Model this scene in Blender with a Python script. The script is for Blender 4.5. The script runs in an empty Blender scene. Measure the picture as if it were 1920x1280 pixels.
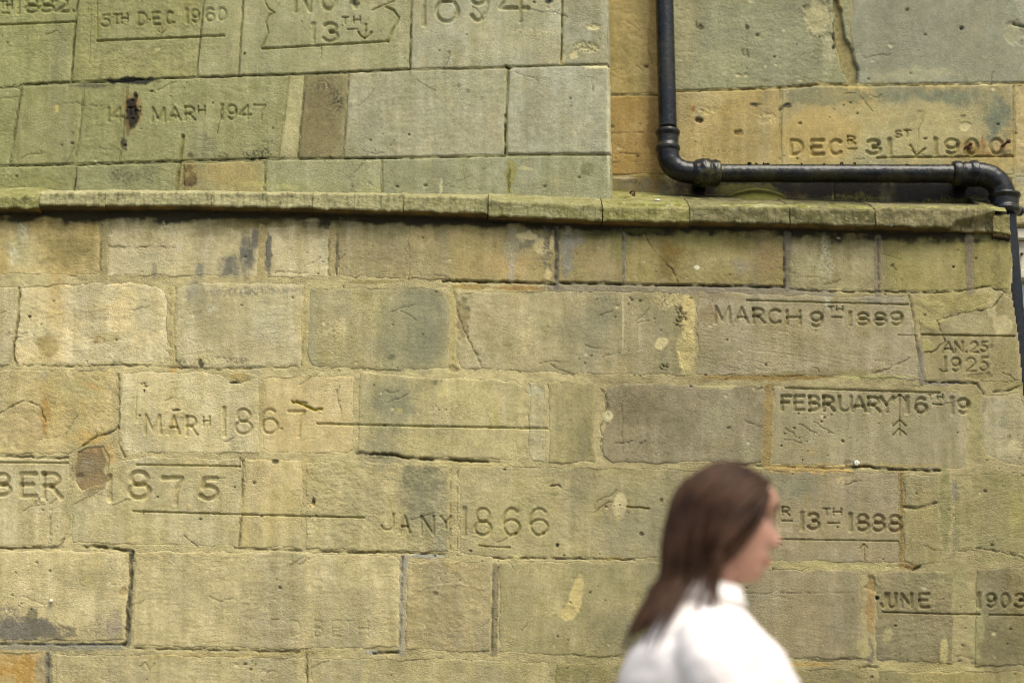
import bpy, bmesh, math, random
import numpy as np
from mathutils import Vector, Matrix

# ------------------------------------------------------------------ camera, world, sun, exposure
S = bpy.context.scene
COL = S.collection
R = math.radians
CAM = np.array([0.0, -4.5, 1.35]); PITCH = R(13.0); F = 2700.0
cam_d = bpy.data.cameras.new('camera'); cam = bpy.data.objects.new('camera', cam_d); COL.objects.link(cam)
cam.location = CAM; cam.rotation_euler = (R(90) + PITCH, 0, 0)
cam_d.sensor_width = 36.0; cam_d.lens = 36.0 * F / 1920.0; cam_d.clip_end = 500
cam_d.dof.use_dof = True; cam_d.dof.focus_distance = 4.62; cam_d.dof.aperture_fstop = 1.2
S.camera = cam

SUN_EL, SUN_AZ = R(60), R(30)           # overcast: high and soft, a little from the right
w = bpy.data.worlds.new('World'); S.world = w; w.use_nodes = True
nt = w.node_tree; nt.nodes.clear()
sky = nt.nodes.new('ShaderNodeTexSky'); sky.sky_type = 'NISHITA'; sky.sun_disc = False
sky.sun_elevation = SUN_EL; sky.sun_rotation = R(180) - SUN_AZ
sky.air_density = 1.0; sky.dust_density = 4.0; sky.ozone_density = 0.6
bg = nt.nodes.new('ShaderNodeBackground'); bg.inputs[1].default_value = 0.10
out = nt.nodes.new('ShaderNodeOutputWorld')
nt.links.new(sky.outputs[0], bg.inputs[0]); nt.links.new(bg.outputs[0], out.inputs[0])
sd_ = bpy.data.lights.new('sun', 'SUN'); sun = bpy.data.objects.new('sun', sd_); COL.objects.link(sun)
sd_.energy = 1.5; sd_.angle = R(42); sd_.color = (1.0, 0.985, 0.87)
sdir = Vector((math.sin(SUN_AZ) * math.cos(SUN_EL), -math.cos(SUN_AZ) * math.cos(SUN_EL), math.sin(SUN_EL)))
sun.rotation_euler = sdir.to_track_quat('Z', 'Y').to_euler(); sun.location = (3, -6, 9)
S.view_settings.view_transform = 'Standard'; S.view_settings.look = 'None'
S.view_settings.gamma = 1.0; S.view_settings.use_curve_mapping = False
S.view_settings.exposure = 1.12
S.render.engine = 'CYCLES'; S.cycles.filter_width = 1.15

# ------------------------------------------------------------------ helpers
cp, sp_ = math.cos(PITCH), math.sin(PITCH)
def atv(px, py, Y):
    """points of the plane y = Y on the rays through photograph positions"""
    X = (px - 960.0) / F; V = (640.0 - py) / F
    dy = cp - sp_ * V; dz = sp_ + cp * V
    t = (Y - CAM[1]) / dy
    return t * X, np.zeros_like(t) + Y, CAM[2] + t * dz
def at(px, py, Y):
    a = atv(np.float64(px), np.float64(py), Y); return Vector((float(a[0]), float(a[1]), float(a[2])))

def lin(h):
    h = h.lstrip('#'); c = np.array([int(h[i:i+2], 16) / 255 for i in (0, 2, 4)])
    return np.where(c <= .04045, c / 12.92, ((c + .055) / 1.055) ** 2.4)

def tone(h, k=.32):
    """a stain or shade colour pulled part of the way towards the stone's own hue"""
    c = lin(h); l = c @ np.array([.25, .65, .10]); return c * (1 - k) + l * np.array([1.12, 1.0, .52]) * k
_rng = np.random.RandomState(7)
PERM = _rng.permutation(256); PERM = np.concatenate([PERM, PERM])
ANG = _rng.rand(256) * 2 * np.pi; GX, GY = np.cos(ANG), np.sin(ANG)
def perlin(x, y, seed=0):
    x = x + seed * 17.37; y = y + seed * 9.71
    xi = np.floor(x).astype(np.int64); yi = np.floor(y).astype(np.int64)
    xf = x - xi; yf = y - yi; xi &= 255; yi &= 255
    u = xf * xf * xf * (xf * (xf * 6 - 15) + 10); v = yf * yf * yf * (yf * (yf * 6 - 15) + 10)
    def g(ix, iy, dx, dy):
        k = PERM[(PERM[ix & 255] + iy) & 255]; return GX[k] * dx + GY[k] * dy
    a = g(xi, yi, xf, yf); b = g(xi + 1, yi, xf - 1, yf)
    c = g(xi, yi + 1, xf, yf - 1); d = g(xi + 1, yi + 1, xf - 1, yf - 1)
    return ((a + u * (b - a)) * (1 - v) + (c + u * (d - c)) * v) * 1.5
def fbm(x, y, sx, sy, oc=3, seed=0, gain=.5):
    r = 0; a = 1.0; n = 0
    for i in range(oc):
        r = r + a * perlin(x / sx * 2 ** i, y / sy * 2 ** i, seed + i * 3); n += a; a *= gain
    return r / n
def sst(a, b, x):
    t = np.clip((x - a) / (b - a), 0, 1); return t * t * (3 - 2 * t)

def poly_sd(X, Y, P):
    P = np.array(P, float); n = len(P)
    d2 = np.full(X.shape, 1e18); ins = np.zeros(X.shape, bool)
    for i in range(n):
        x0, y0 = P[i]; x1, y1 = P[(i + 1) % n]; ex, ey = x1 - x0, y1 - y0
        t = np.clip(((X - x0) * ex + (Y - y0) * ey) / (ex * ex + ey * ey + 1e-9), 0, 1)
        d2 = np.minimum(d2, (X - x0 - t * ex) ** 2 + (Y - y0 - t * ey) ** 2)
        c = (y0 > Y) != (y1 > Y)
        ins ^= c & (X < (ex) * (Y - y0) / (ey if abs(ey) > 1e-9 else 1e-9) + x0)
    d = np.sqrt(d2); return np.where(ins, d, -d)
def line_d(X, Y, P):
    """distance to a polyline and position along it (0..1)"""
    best = np.full(X.shape, 1e9); tt = np.zeros(X.shape)
    L = [0]
    for i in range(len(P) - 1): L.append(L[-1] + math.hypot(P[i+1][0]-P[i][0], P[i+1][1]-P[i][1]))
    for i in range(len(P) - 1):
        x0, y0 = P[i]; ex, ey = P[i+1][0] - x0, P[i+1][1] - y0
        t = np.clip(((X - x0) * ex + (Y - y0) * ey) / (ex * ex + ey * ey + 1e-9), 0, 1)
        d = np.hypot(X - x0 - t * ex, Y - y0 - t * ey); m = d < best
        best = np.where(m, d, best); tt = np.where(m, (L[i] + t * (L[i+1] - L[i])) / max(L[-1], 1e-6), tt)
    return best, tt

def mesh_obj(name, V, Fc, mat, parent=None, loc=(0, 0, 0), col=None, smooth=True):
    """V: n x 3 world coordinates; stored relative to the parent's place"""
    me = bpy.data.meshes.new(name); V = np.asarray(V, np.float32)
    o_ = np.array(parent.location if parent else loc, np.float32)
    V = V - o_; Fc = np.asarray(Fc, np.int32)
    me.vertices.add(len(V)); me.vertices.foreach_set('co', V.ravel())
    k = Fc.shape[1]; me.loops.add(Fc.size); me.polygons.add(len(Fc))
    me.loops.foreach_set('vertex_index', Fc.ravel())
    me.polygons.foreach_set('loop_start', np.arange(0, Fc.size, k, dtype=np.int32))
    me.polygons.foreach_set('use_smooth', np.full(len(Fc), smooth))
    me.update(calc_edges=True)
    if col is not None:
        a = me.color_attributes.new('col', 'FLOAT_COLOR', 'POINT')
        c = np.ones((len(V), 4), np.float32); c[:, :3] = col; a.data.foreach_set('color', c.ravel())
    me.materials.append(mat)
    o = bpy.data.objects.new(name, me); COL.objects.link(o)
    if parent: o.parent = parent
    else: o.location = loc
    return o
def empty(name, loc, label, cat, group=None):
    o = bpy.data.objects.new(name, None); COL.objects.link(o); o.location = loc
    o.empty_display_size = .1
    o['label'] = label; o['category'] = cat
    if group: o['group'] = group
    o['kind'] = 'thing'
    return o
def grid_faces(keep):
    ny, nx = keep.shape
    idx = np.full(keep.shape, -1, np.int64); idx[keep] = np.arange(keep.sum())
    a = idx[:-1, :-1]; b = idx[:-1, 1:]; c = idx[1:, 1:]; d = idx[1:, :-1]
    m = (a >= 0) & (b >= 0) & (c >= 0) & (d >= 0)
    return np.stack([a[m], d[m], c[m], b[m]], 1)          # faces look towards -y
def bm_obj(name, bm, mat, parent=None, smooth=True, loc=(0, 0, 0)):
    me = bpy.data.meshes.new(name)
    o_ = Vector(parent.location) if parent else Vector(loc)
    bmesh.ops.translate(bm, verts=bm.verts, vec=-o_)
    bm.normal_update(); bm.to_mesh(me); bm.free()
    for p in me.polygons: p.use_smooth = smooth
    me.materials.append(mat); o = bpy.data.objects.new(name, me); COL.objects.link(o)
    if parent: o.parent = parent
    else: o.location = loc
    return o
def bm_box(bm, a, b, bev=0):
    r = bmesh.ops.create_cube(bm, size=1); v = r['verts']
    for q in v:
        q.co = Vector([(a[i] + b[i]) / 2 + q.co[i] * (b[i] - a[i]) for i in range(3)])
    if bev:
        e = list({e for q in v for e in q.link_edges})
        bmesh.ops.bevel(bm, geom=e, offset=bev, segments=2, affect='EDGES', profile=.5)

# ------------------------------------------------------------------ materials
def mat_new(name):
    m = bpy.data.materials.new(name); m.use_nodes = True; t = m.node_tree
    return m, t, t.nodes['Principled BSDF']
def N(t, ty, **kw):
    n = t.nodes.new(ty)
    for k, v in kw.items():
        if k in n.inputs.keys(): n.inputs[k].default_value = v
        else: setattr(n, k, v)
    return n
def stone_material(name, grain, bump, rough=.92):
    m, t, b = mat_new(name)
    at_ = N(t, 'ShaderNodeAttribute', attribute_name='col')
    tc = N(t, 'ShaderNodeTexCoord')
    n1 = N(t, 'ShaderNodeTexNoise', Scale=210.0, Detail=5.0, Roughness=.65)
    n2 = N(t, 'ShaderNodeTexNoise', Scale=38.0, Detail=6.0, Roughness=.7)
    mp = N(t, 'ShaderNodeMapping'); mp.inputs['Scale'].default_value = (120, 120, 240)
    mp.inputs['Rotation'].default_value = (0, R(8), 0)
    n3 = N(t, 'ShaderNodeTexNoise', Scale=1.0, Detail=4.0, Roughness=.6)
    vo = N(t, 'ShaderNodeTexVoronoi', Scale=150.0)
    L = t.links.new
    for n in (n1, n2, vo): L(tc.outputs['Object'], n.inputs['Vector'])
    L(tc.outputs['Object'], mp.inputs['Vector']); L(mp.outputs[0], n3.inputs['Vector'])
    r1 = N(t, 'ShaderNodeMapRange'); r1.inputs[1].default_value = .3; r1.inputs[2].default_value = .7
    r1.inputs[3].default_value = 1 - grain; r1.inputs[4].default_value = 1 + grain
    L(n1.outputs['Fac'], r1.inputs[0])
    r2 = N(t, 'ShaderNodeMapRange'); r2.inputs[1].default_value = .3; r2.inputs[2].default_value = .7
    r2.inputs[3].default_value = .87; r2.inputs[4].default_value = 1.12
    L(n2.outputs['Fac'], r2.inputs[0])
    # pores: sparse small dark pits
    r3 = N(t, 'ShaderNodeMapRange'); r3.inputs[1].default_value = .08; r3.inputs[2].default_value = .2
    r3.inputs[3].default_value = .62; r3.inputs[4].default_value = 1.0
    L(vo.outputs['Distance'], r3.inputs[0])
    m1 = N(t, 'ShaderNodeMath', operation='MULTIPLY'); L(r1.outputs[0], m1.inputs[0]); L(r2.outputs[0], m1.inputs[1])
    m2 = N(t, 'ShaderNodeMath', operation='MULTIPLY'); L(m1.outputs[0], m2.inputs[0]); L(r3.outputs[0], m2.inputs[1])
    vm = N(t, 'ShaderNodeVectorMath', operation='SCALE'); L(at_.outputs['Color'], vm.inputs[0]); L(m2.outputs[0], vm.inputs['Scale'])
    L(vm.outputs[0], b.inputs['Base Color'])
    s1 = N(t, 'ShaderNodeMath', operation='ADD'); L(n1.outputs['Fac'], s1.inputs[0]); L(n3.outputs['Fac'], s1.inputs[1])
    s2 = N(t, 'ShaderNodeMath', operation='ADD'); L(s1.outputs[0], s2.inputs[0]); L(r3.outputs[0], s2.inputs[1])
    bp = N(t, 'ShaderNodeBump', Strength=bump, Distance=.0035)
    n5 = N(t, 'ShaderNodeTexNoise', Scale=4.5, Detail=3.0); L(tc.outputs['Object'], n5.inputs['Vector'])
    r5 = N(t, 'ShaderNodeMapRange'); r5.inputs[1].default_value = .36; r5.inputs[2].default_value = .64; r5.inputs[3].default_value = bump * .25; r5.inputs[4].default_value = bump * 1.9; L(n5.outputs['Fac'], r5.inputs[0]); L(r5.outputs[0], bp.inputs['Strength']); L(s2.outputs[0], bp.inputs['Height'])
    L(bp.outputs[0], b.inputs['Normal'])
    b.inputs['Roughness'].default_value = rough; b.inputs['Specular IOR Level'].default_value = .25
    return m
M_STONE = stone_material('bath_stone', .22, .38)
M_MORTAR = stone_material('lime_mortar', .2, .6)
def simple_mat(name, rgb, rough=.5, var=.15, scale=20., bump=0., metallic=0, spec=.5, bscale=None):
    m, t, b = mat_new(name); L = t.links.new
    tc = N(t, 'ShaderNodeTexCoord'); n = N(t, 'ShaderNodeTexNoise', Scale=scale, Detail=5.0)
    L(tc.outputs['Object'], n.inputs['Vector'])
    r = N(t, 'ShaderNodeMapRange'); r.inputs[1].default_value = .3; r.inputs[2].default_value = .7
    r.inputs[3].default_value = 1 - var; r.inputs[4].default_value = 1 + var; L(n.outputs['Fac'], r.inputs[0])
    vm = N(t, 'ShaderNodeVectorMath', operation='SCALE'); vm.inputs[0].default_value = rgb
    L(r.outputs[0], vm.inputs['Scale']); L(vm.outputs[0], b.inputs['Base Color'])
    b.inputs['Roughness'].default_value = rough; b.inputs['Metallic'].default_value = metallic
    b.inputs['Specular IOR Level'].default_value = spec
    if bump:
        n2 = N(t, 'ShaderNodeTexNoise', Scale=bscale or scale * 3, Detail=4.0); L(tc.outputs['Object'], n2.inputs['Vector'])
        bp = N(t, 'ShaderNodeBump', Strength=bump, Distance=.003); L(n2.outputs['Fac'], bp.inputs['Height']); L(bp.outputs[0], b.inputs['Normal'])
    return m

# ------------------------------------------------------------------ lettering
def arc(cx, cy, rx, ry, a0, a1, n=14):
    return [(cx + rx * math.cos(R(a0 + (a1 - a0) * i / n)), cy + ry * math.sin(R(a0 + (a1 - a0) * i / n))) for i in range(n + 1)]
GL = {
 '0': [arc(.5, .5, .46, .5, 0, 360, 24)], '1': [[(.5, 0), (.5, 1)]],
 '2': [arc(.5, .68, .44, .32, 165, -35, 12) + [(.05, 0), (1, 0)]],
 '3': [arc(.45, .76, .42, .24, 150, -85, 10), arc(.45, .27, .5, .27, 90, -155, 12)],
 '4': [[(.72, 0), (.72, 1), (0, .3), (1, .3)]],
 '5': [[(.9, 1), (.25, 1), (.16, .56)] + arc(.47, .32, .48, .32, 125, -150, 14)],
 '6': [arc(.5, .5, .48, .5, 55, 200, 12), arc(.5, .3, .47, .3, 0, 360, 20)],
 'G6': [arc(.5, .5, .48, .5, 48, 300, 16) , arc(.52, .3, .45, .28, -60, 150, 12)],
 '7': [[(0, 1), (1, 1), (.72, .55), (.62, 0)]],
 '8': [arc(.5, .75, .38, .25, 0, 360, 18), arc(.5, .26, .48, .26, 0, 360, 20)],
 '9': [arc(.5, .7, .47, .3, 0, 360, 20), arc(.5, .5, .48, .5, 20, -130, 12)],
 'A': [[(0, 0), (.5, 1), (1, 0)], [(.2, .36), (.8, .36)]],
 'B': [[(.08, 0), (.08, 1)], [(.08, 1), (.5, 1)] + arc(.5, .76, .36, .24, 90, -90, 8) + [(.08, .52)], [(.5, .52)] + arc(.5, .26, .44, .26, 90, -90, 8) + [(.08, 0)]],
 'C': [arc(.55, .5, .52, .5, 50, 310, 18)],
 'D': [[(.06, 0), (.06, 1), (.4, 1)] + arc(.4, .5, .58, .5, 90, -90, 14) + [(.06, 0)]],
 'E': [[(1, 1), (.08, 1), (.08, 0), (1, 0)], [(.08, .52), (.8, .52)]],
 'F': [[(1, 1), (.08, 1), (.08, 0)], [(.08, .52), (.78, .52)]],
 'G': [arc(.55, .5, .52, .5, 50, 330, 18) + [(1, .45), (.6, .45)]],
 'H': [[(0, 0), (0, 1)], [(1, 0), (1, 1)], [(0, .5), (1, .5)]],
 'J': [[(.9, 1), (.9, .3)] + arc(.47, .28, .43, .28, 0, -170, 10)],
 'M': [[(0, 0), (.06, 1), (.5, .12), (.94, 1), (1, 0)]],
 'N': [[(0, 0), (0, 1), (1, 0), (1, 1)]],
 'O': [arc(.5, .5, .52, .5, 0, 360, 24)],
 'R': [[(.05, 0), (.05, 1)], [(.05, 1), (.5, 1)] + arc(.5, .74, .42, .26, 90, -90, 8) + [(.05, .48)], [(.45, .48), (1, 0)]],
 'S': [arc(.5, .75, .42, .25, 40, 270, 12) + arc(.5, .25, .44, .25, 90, -150, 12)],
 'T': [[(.5, 0), (.5, 1)], [(0, 1), (1, 1)]],
 'U': [[(0, 1), (0, .35)] + arc(.5, .35, .5, .35, 180, 360, 12) + [(1, 1)]],
 'V': [[(0, 1), (.5, 0), (1, 1)]], 'Y': [[(0, 1), (.5, .5), (1, 1)], [(.5, .5), (.5, 0)]],
 '.': [[(.5, 0), (.5, .04)]], '-': [[(0, .5), (1, .5)]],
}
STROKES = {'UL': [], 'UR': [], 'LW': []}        # (polyline, half width px, depth m, tint, wobble)
def ch(wall, c, x0, x1, ytop, ybot, w=3.2, d=.0058, tint=.93):
    if c == '1': w *= 1.35
    for pl in GL[c]:
        STROKES[wall].append(([(x0 + (x1 - x0) * u, ybot + (ytop - ybot) * v) for u, v in pl], w, d, tint, .2))
def cut(wall, pts, w=2.2, d=.006, tint=.85, wob=.8):
    w *= .85
    STROKES[wall].append((pts, w, d, tint, wob))
U = 'UL'
for c, a, b in (('1', 28, 40), ('8', 47, 71), ('8', 75, 100), ('2', 103, 127)): ch(U, c, a, b, -3, 25 - a * .03)
ch(U, 'T', 0, 9, 3, 16, 2); ch(U, 'H', 12, 22, 3, 16, 2); ch(U, '.', 135, 141, 15, 22, 3); cut(U, [(4, 25), (17, 25)], 1.8)
cut(U, [(-60, 49), (0, 47), (142, 41)], 2.4, .007)
for c, a, b, t, l in (('5', 190, 206, 29, 50), ('D', 258, 275, 25, 47), ('E', 285, 299, 24, 46), ('C', 311, 324, 23, 45), ('1', 345, 355, 19, 42), ('9', 359, 373, 19, 42), ('6', 386, 402, 17, 40), ('0', 408, 424, 16, 39)): ch(U, c, a, b, t, l, 2.8, .0052)
ch(U, 'T', 213, 223, 28, 43, 1.9); ch(U, 'H', 227, 239, 27, 42, 1.9); cut(U, [(214, 45), (230, 44)], 1.6, .004)
ch(U, '.', 324, 329, 35, 43, 2.2)
cut(U, [(182, 77), (420, 67)], 2.5, .008); cut(U, [(183, -60), (182, 77)], 1.5, .004)
cut(U, [(304, 50), (303, 64)], 1.3, .004); cut(U, [(296, 58), (303, 64), (310, 57)], 1.4, .004)
ch(U, 'N', 553, 581, -32, 21, 4.2, .0075); ch(U, 'O', 602, 630, -35, 18, 4.2, .0075); ch(U, 'V', 648, 684, -38, 14, 4.2, .0075)
ch(U, '1', 582, 593, 46, 79, 3.2, .007); ch(U, '3', 607, 634, 44, 78, 3.6, .007)
ch(U, 'T', 642, 652, 33, 45, 1.7); ch(U, 'H', 663, 675, 32, 44, 1.7); cut(U, [(651, 56), (670, 55)], 1.6)
cut(U, [(686, 47), (686, 56)], 3, .007); cut(U, [(686, 58), (683, 72)], 2.6, .007); cut(U, [(672, 61), (676, 68), (683, 72)], 2.6, .007); cut(U, [(696, 61), (692, 68), (684, 72)], 2.6, .007)
cut(U, [(697, 20), (715, 12), (738, 3)], 1.8, .005)
cut(U, [(491, 92), (728, 78)], 2.6, .008)
cut(U, [(495, -20), (497, 5), (504, 18), (515, 24), (504, 30), (499, 42), (503, 62), (497, 78), (491, 90)], 2.2, .0055)
cut(U, [(724, 14), (738, 20), (748, 34), (744, 46), (736, 56), (733, 68), (728, 78)], 2.8, .0065)
cut(U, [(603, 90), (602, 110)], 1.2, .004)
ch(U, '1', 786, 802, -38, 45, 3.8, .008); ch(U, '8', 817, 859, -36, 41, 4.2, .008); ch(U, '9', 878, 915, -38, 39, 4.2, .008); ch(U, '4', 938, 990, -40, 39, 4.2, .008)
for c, a, b, t, l in (('1', 198, 208, 204, 227), ('4', 209, 230, 203, 226), ('M', 285, 309, 203, 228), ('A', 317, 338, 202, 226), ('R', 346, 365, 201, 225), ('1', 411, 421, 198, 223), ('9', 426, 443, 198, 224), ('4', 449, 470, 198, 223), ('7', 476, 497, 198, 224)): ch(U, c, a, b, t, l, 2.7, .0055)
ch(U, 'T', 239, 249, 202, 215, 1.8); ch(U, 'H', 253, 263, 201, 215, 1.8); ch(U, 'H', 372, 384, 200, 214, 1.7)
cut(U, [(343, 256), (337, 305), (330, 354)], 4.2, .009, .85)
U = 'UR'
for c, a, b in (('D', 1482, 1505), ('E', 1520, 1543), ('C', 1555, 1578), ('3', 1626, 1652), ('1', 1660, 1676), ('1', 1746, 1762), ('9', 1772, 1797), ('0', 1811, 1834), ('0', 1856, 1881)): ch(U, c, a, b, 264 - (a - 1482) * .006, 290 - (a - 1482) * .004, 3.7, .008)
ch(U, 'R', 1589, 1604, 256, 270, 1.9); cut(U, [(1590, 280), (1606, 279)], 1.8, .006)
ch(U, 'S', 1679, 1691, 246, 258, 1.8); ch(U, 'T', 1695, 1707, 245, 257, 1.8)
cut(U, [(1734, 206), (1730, 228), (1722, 245), (1721, 285)], 1.1, .003); cut(U, [(1707, 273), (1718, 293), (1734, 279)], 2.4, .007)
cut(U, [(1645, 296), (1900, 293)], 2.6, .009)
U = 'LW'
for c, a, b, t, l in (('M', 1341, 1369, 575, 605), ('A', 1380, 1402, 577, 605), ('R', 1412, 1433, 579, 605), ('C', 1441, 1465, 581, 606), ('H', 1476, 1500, 583, 607), ('9', 1520, 1542, 586, 612), ('1', 1589, 1599, 587, 609), ('8', 1607, 1629, 587, 609), ('8', 1639, 1662, 587, 609), ('9', 1670, 1692, 586, 609)): ch(U, c, a, b, t, l, 3.0, .0065)
ch(U, 'T', 1554, 1563, 575, 584, 1.6); ch(U, 'H', 1569, 1580, 575, 584, 1.6); cut(U, [(1560, 595), (1577, 595)], 2.2, .006)
cut(U, [(1400, 563), (1703, 571)], 2.0, .007); cut(U, [(1684, 628), (1720, 629)], 1.3, .004); cut(U, [(1729, 627), (1902, 630)], 2.2, .009)
for c, a, b, t, l in (('A', 1769, 1788, 641, 661), ('N', 1791, 1805, 641, 660), ('2', 1820, 1834, 641, 660), ('5', 1839, 1852, 641, 659), ('1', 1768, 1778, 670, 695), ('9', 1784, 1801, 671, 696), ('2', 1812, 1830, 671, 696), ('5', 1838, 1853, 670, 695)): ch(U, c, a, b, t, l, 2.4, .0055)
ch(U, '.', 1809, 1815, 653, 660, 2.2)
cut(U, [(1762, 692), (1768, 697), (1776, 695)], 1.5, .004)
for c, a, b in (('F', 1465, 1482), ('E', 1489, 1507), ('B', 1517, 1537), ('R', 1544, 1564), ('U', 1574, 1596), ('A', 1600, 1623), ('R', 1628, 1650), ('Y', 1652, 1675), ('1', 1696, 1706), ('6', 1717, 1738), ('1', 1781, 1790), ('9', 1797, 1817)): ch(U, c, a, b, 742 + (a - 1465) * .016, 768 + (a - 1465) * .02, 3.4, .0075)
ch(U, 'T', 1741, 1750, 739, 748, 1.6); ch(U, 'H', 1758, 1768, 740, 748, 1.6); cut(U, [(1750, 757), (1765, 758)], 2.2, .006)
cut(U, [(1473, 727), (1762, 736)], 2.2, .007); cut(U, [(1687, 739), (1687, 817)], 1.7, .005)
for y in (739, 787, 803): cut(U, [(1675, y + 12), (1687, y), (1699, y + 11)], 1.8, .0055)
for c, a, b, t, l in (('M', 272, 301, 778, 812), ('A', 315, 336, 780, 813), ('R', 349, 369, 781, 815), ('1', 415, 425, 765, 816), ('8', 441, 472, 767, 813), ('6', 491, 521, 767, 812), ('7', 541, 571, 771, 817)): ch(U, c, a, b, t, l, 3.0, .0055)
ch(U, 'H', 381, 393, 781, 797, 1.8)
cut(U, [(595, 794), (800, 799), (1026, 803)], 2.2, .0075)
cut(U, [(548, 753), (560, 755), (590, 768), (603, 766)], 3.0, .007, .6, 2); cut(U, [(556, 752), (575, 755)], 2, .006)
for c, a, b, t, l in (('B', -10, 20, 889, 928), ('E', 37, 66, 888, 930), ('R', 80, 114, 888, 932)): ch(U, c, a, b, t, l, 4.6, .0075, .95)
ch(U, '1', 199, 212, 893, 936, 3.8, .007, .95)
for c, a, b, t, l in (('8', 241, 280, 884, 933), ('7', 306, 341, 896, 943), ('5', 374, 408, 897, 935)): ch(U, c, a, b, t, l, 4.8, .008, .95)
cut(U, [(-60, 866), (126, 868)], 2.4, .005); cut(U, [(256, 871), (450, 874)], 2.4, .006); cut(U, [(450, 860), (449, 876)], 2.4, .006)
cut(U, [(250, 958), (450, 964), (683, 970)], 2.2, .0075)
for c, a, b, t, l in (('J', 714, 740, 964, 993), ('A', 750, 768, 966, 998), ('N', 790, 813, 967, 1002), ('Y', 826, 845, 968, 990)): ch(U, c, a, b, t, l, 2.6, .0055)
for c, a, b in (('1', 866, 876), ('8', 890, 921), ('G6', 943, 975), ('G6', 993, 1028)): ch(U, c, a, b, 953, 1003, 3.2, .0055)
cut(U, [(898, 1022), (925, 1025), (956, 1026)], 1.8, .006)
for c, a, b in (('1', 1499, 1509), ('3', 1516, 1537), ('1', 1590, 1600), ('8', 1607, 1629), ('8', 1636, 1659), ('8', 1667, 1690)): ch(U, c, a, b, 962 + (a - 1500) * .025, 991 + (a - 1500) * .025, 3.3, .0075)
ch(U, '1', 1445, 1455, 960, 990, 2.6, .004)
ch(U, 'R', 1467, 1481, 950, 966, 1.8); cut(U, [(1467, 976), (1485, 976)], 2.0, .006)
ch(U, 'T', 1545, 1556, 953, 966, 1.8); ch(U, 'H', 1563, 1578, 953, 966, 1.8); cut(U, [(1553, 980), (1573, 980)], 2.4, .006)
for c, a, b in (('C', 1375, 1398), ('O', 1345, 1368)): ch(U, c, a, b, 960, 990, 3.0, .006)
cut(U, [(1345, 1009), (1445, 1010), (1684, 1014)], 1.8, .006)
cut(U, [(1622, 1051), (1620, 1020)], 1.5, .004); cut(U, [(1613, 1028), (1620, 1019), (1627, 1027)], 1.6, .005)
cut(U, [(1175, 950), (1200, 951), (1216, 953)], 2.2, .006, .7, 1.6)
for c, a, b in (('J', 1652, 1662), ('U', 1666, 1680), ('N', 1691, 1709), ('E', 1723, 1741), ('1', 1831, 1840), ('9', 1850, 1867), ('0', 1877, 1893), ('3', 1904, 1924)): ch(U, c, a, b, 1113, 1138, 3.1, .007)
cut(U, [(1655, 1147), (1790, 1151), (1836, 1151)], 2.2, .008); cut(U, [(1856, 1152), (1940, 1153)], 2.2, .008)
for c, a, b in (('D', 543, 563), ('B', 589, 606), ('E', 621, 639), ('T', 646, 664), ('H', 672, 690)): ch(U, c, a, b, 1163, 1192, 2.0, .0018, .97)
cut(U, [(510, 1161), (523, 1160)], 1.6, .003); ch(U, '.', 572, 576, 1180, 1186, 1.6, .003)
cut(U, [(262, 1250), (272, 1240), (280, 1256), (290, 1243)], 1.4, .003)
for x in (1522, 1527): cut(U, [(x, 500), (x, 516)], 1.1, .003)
cut(U, [(1512, 519), (1534, 519)], 1.1, .003)

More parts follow.
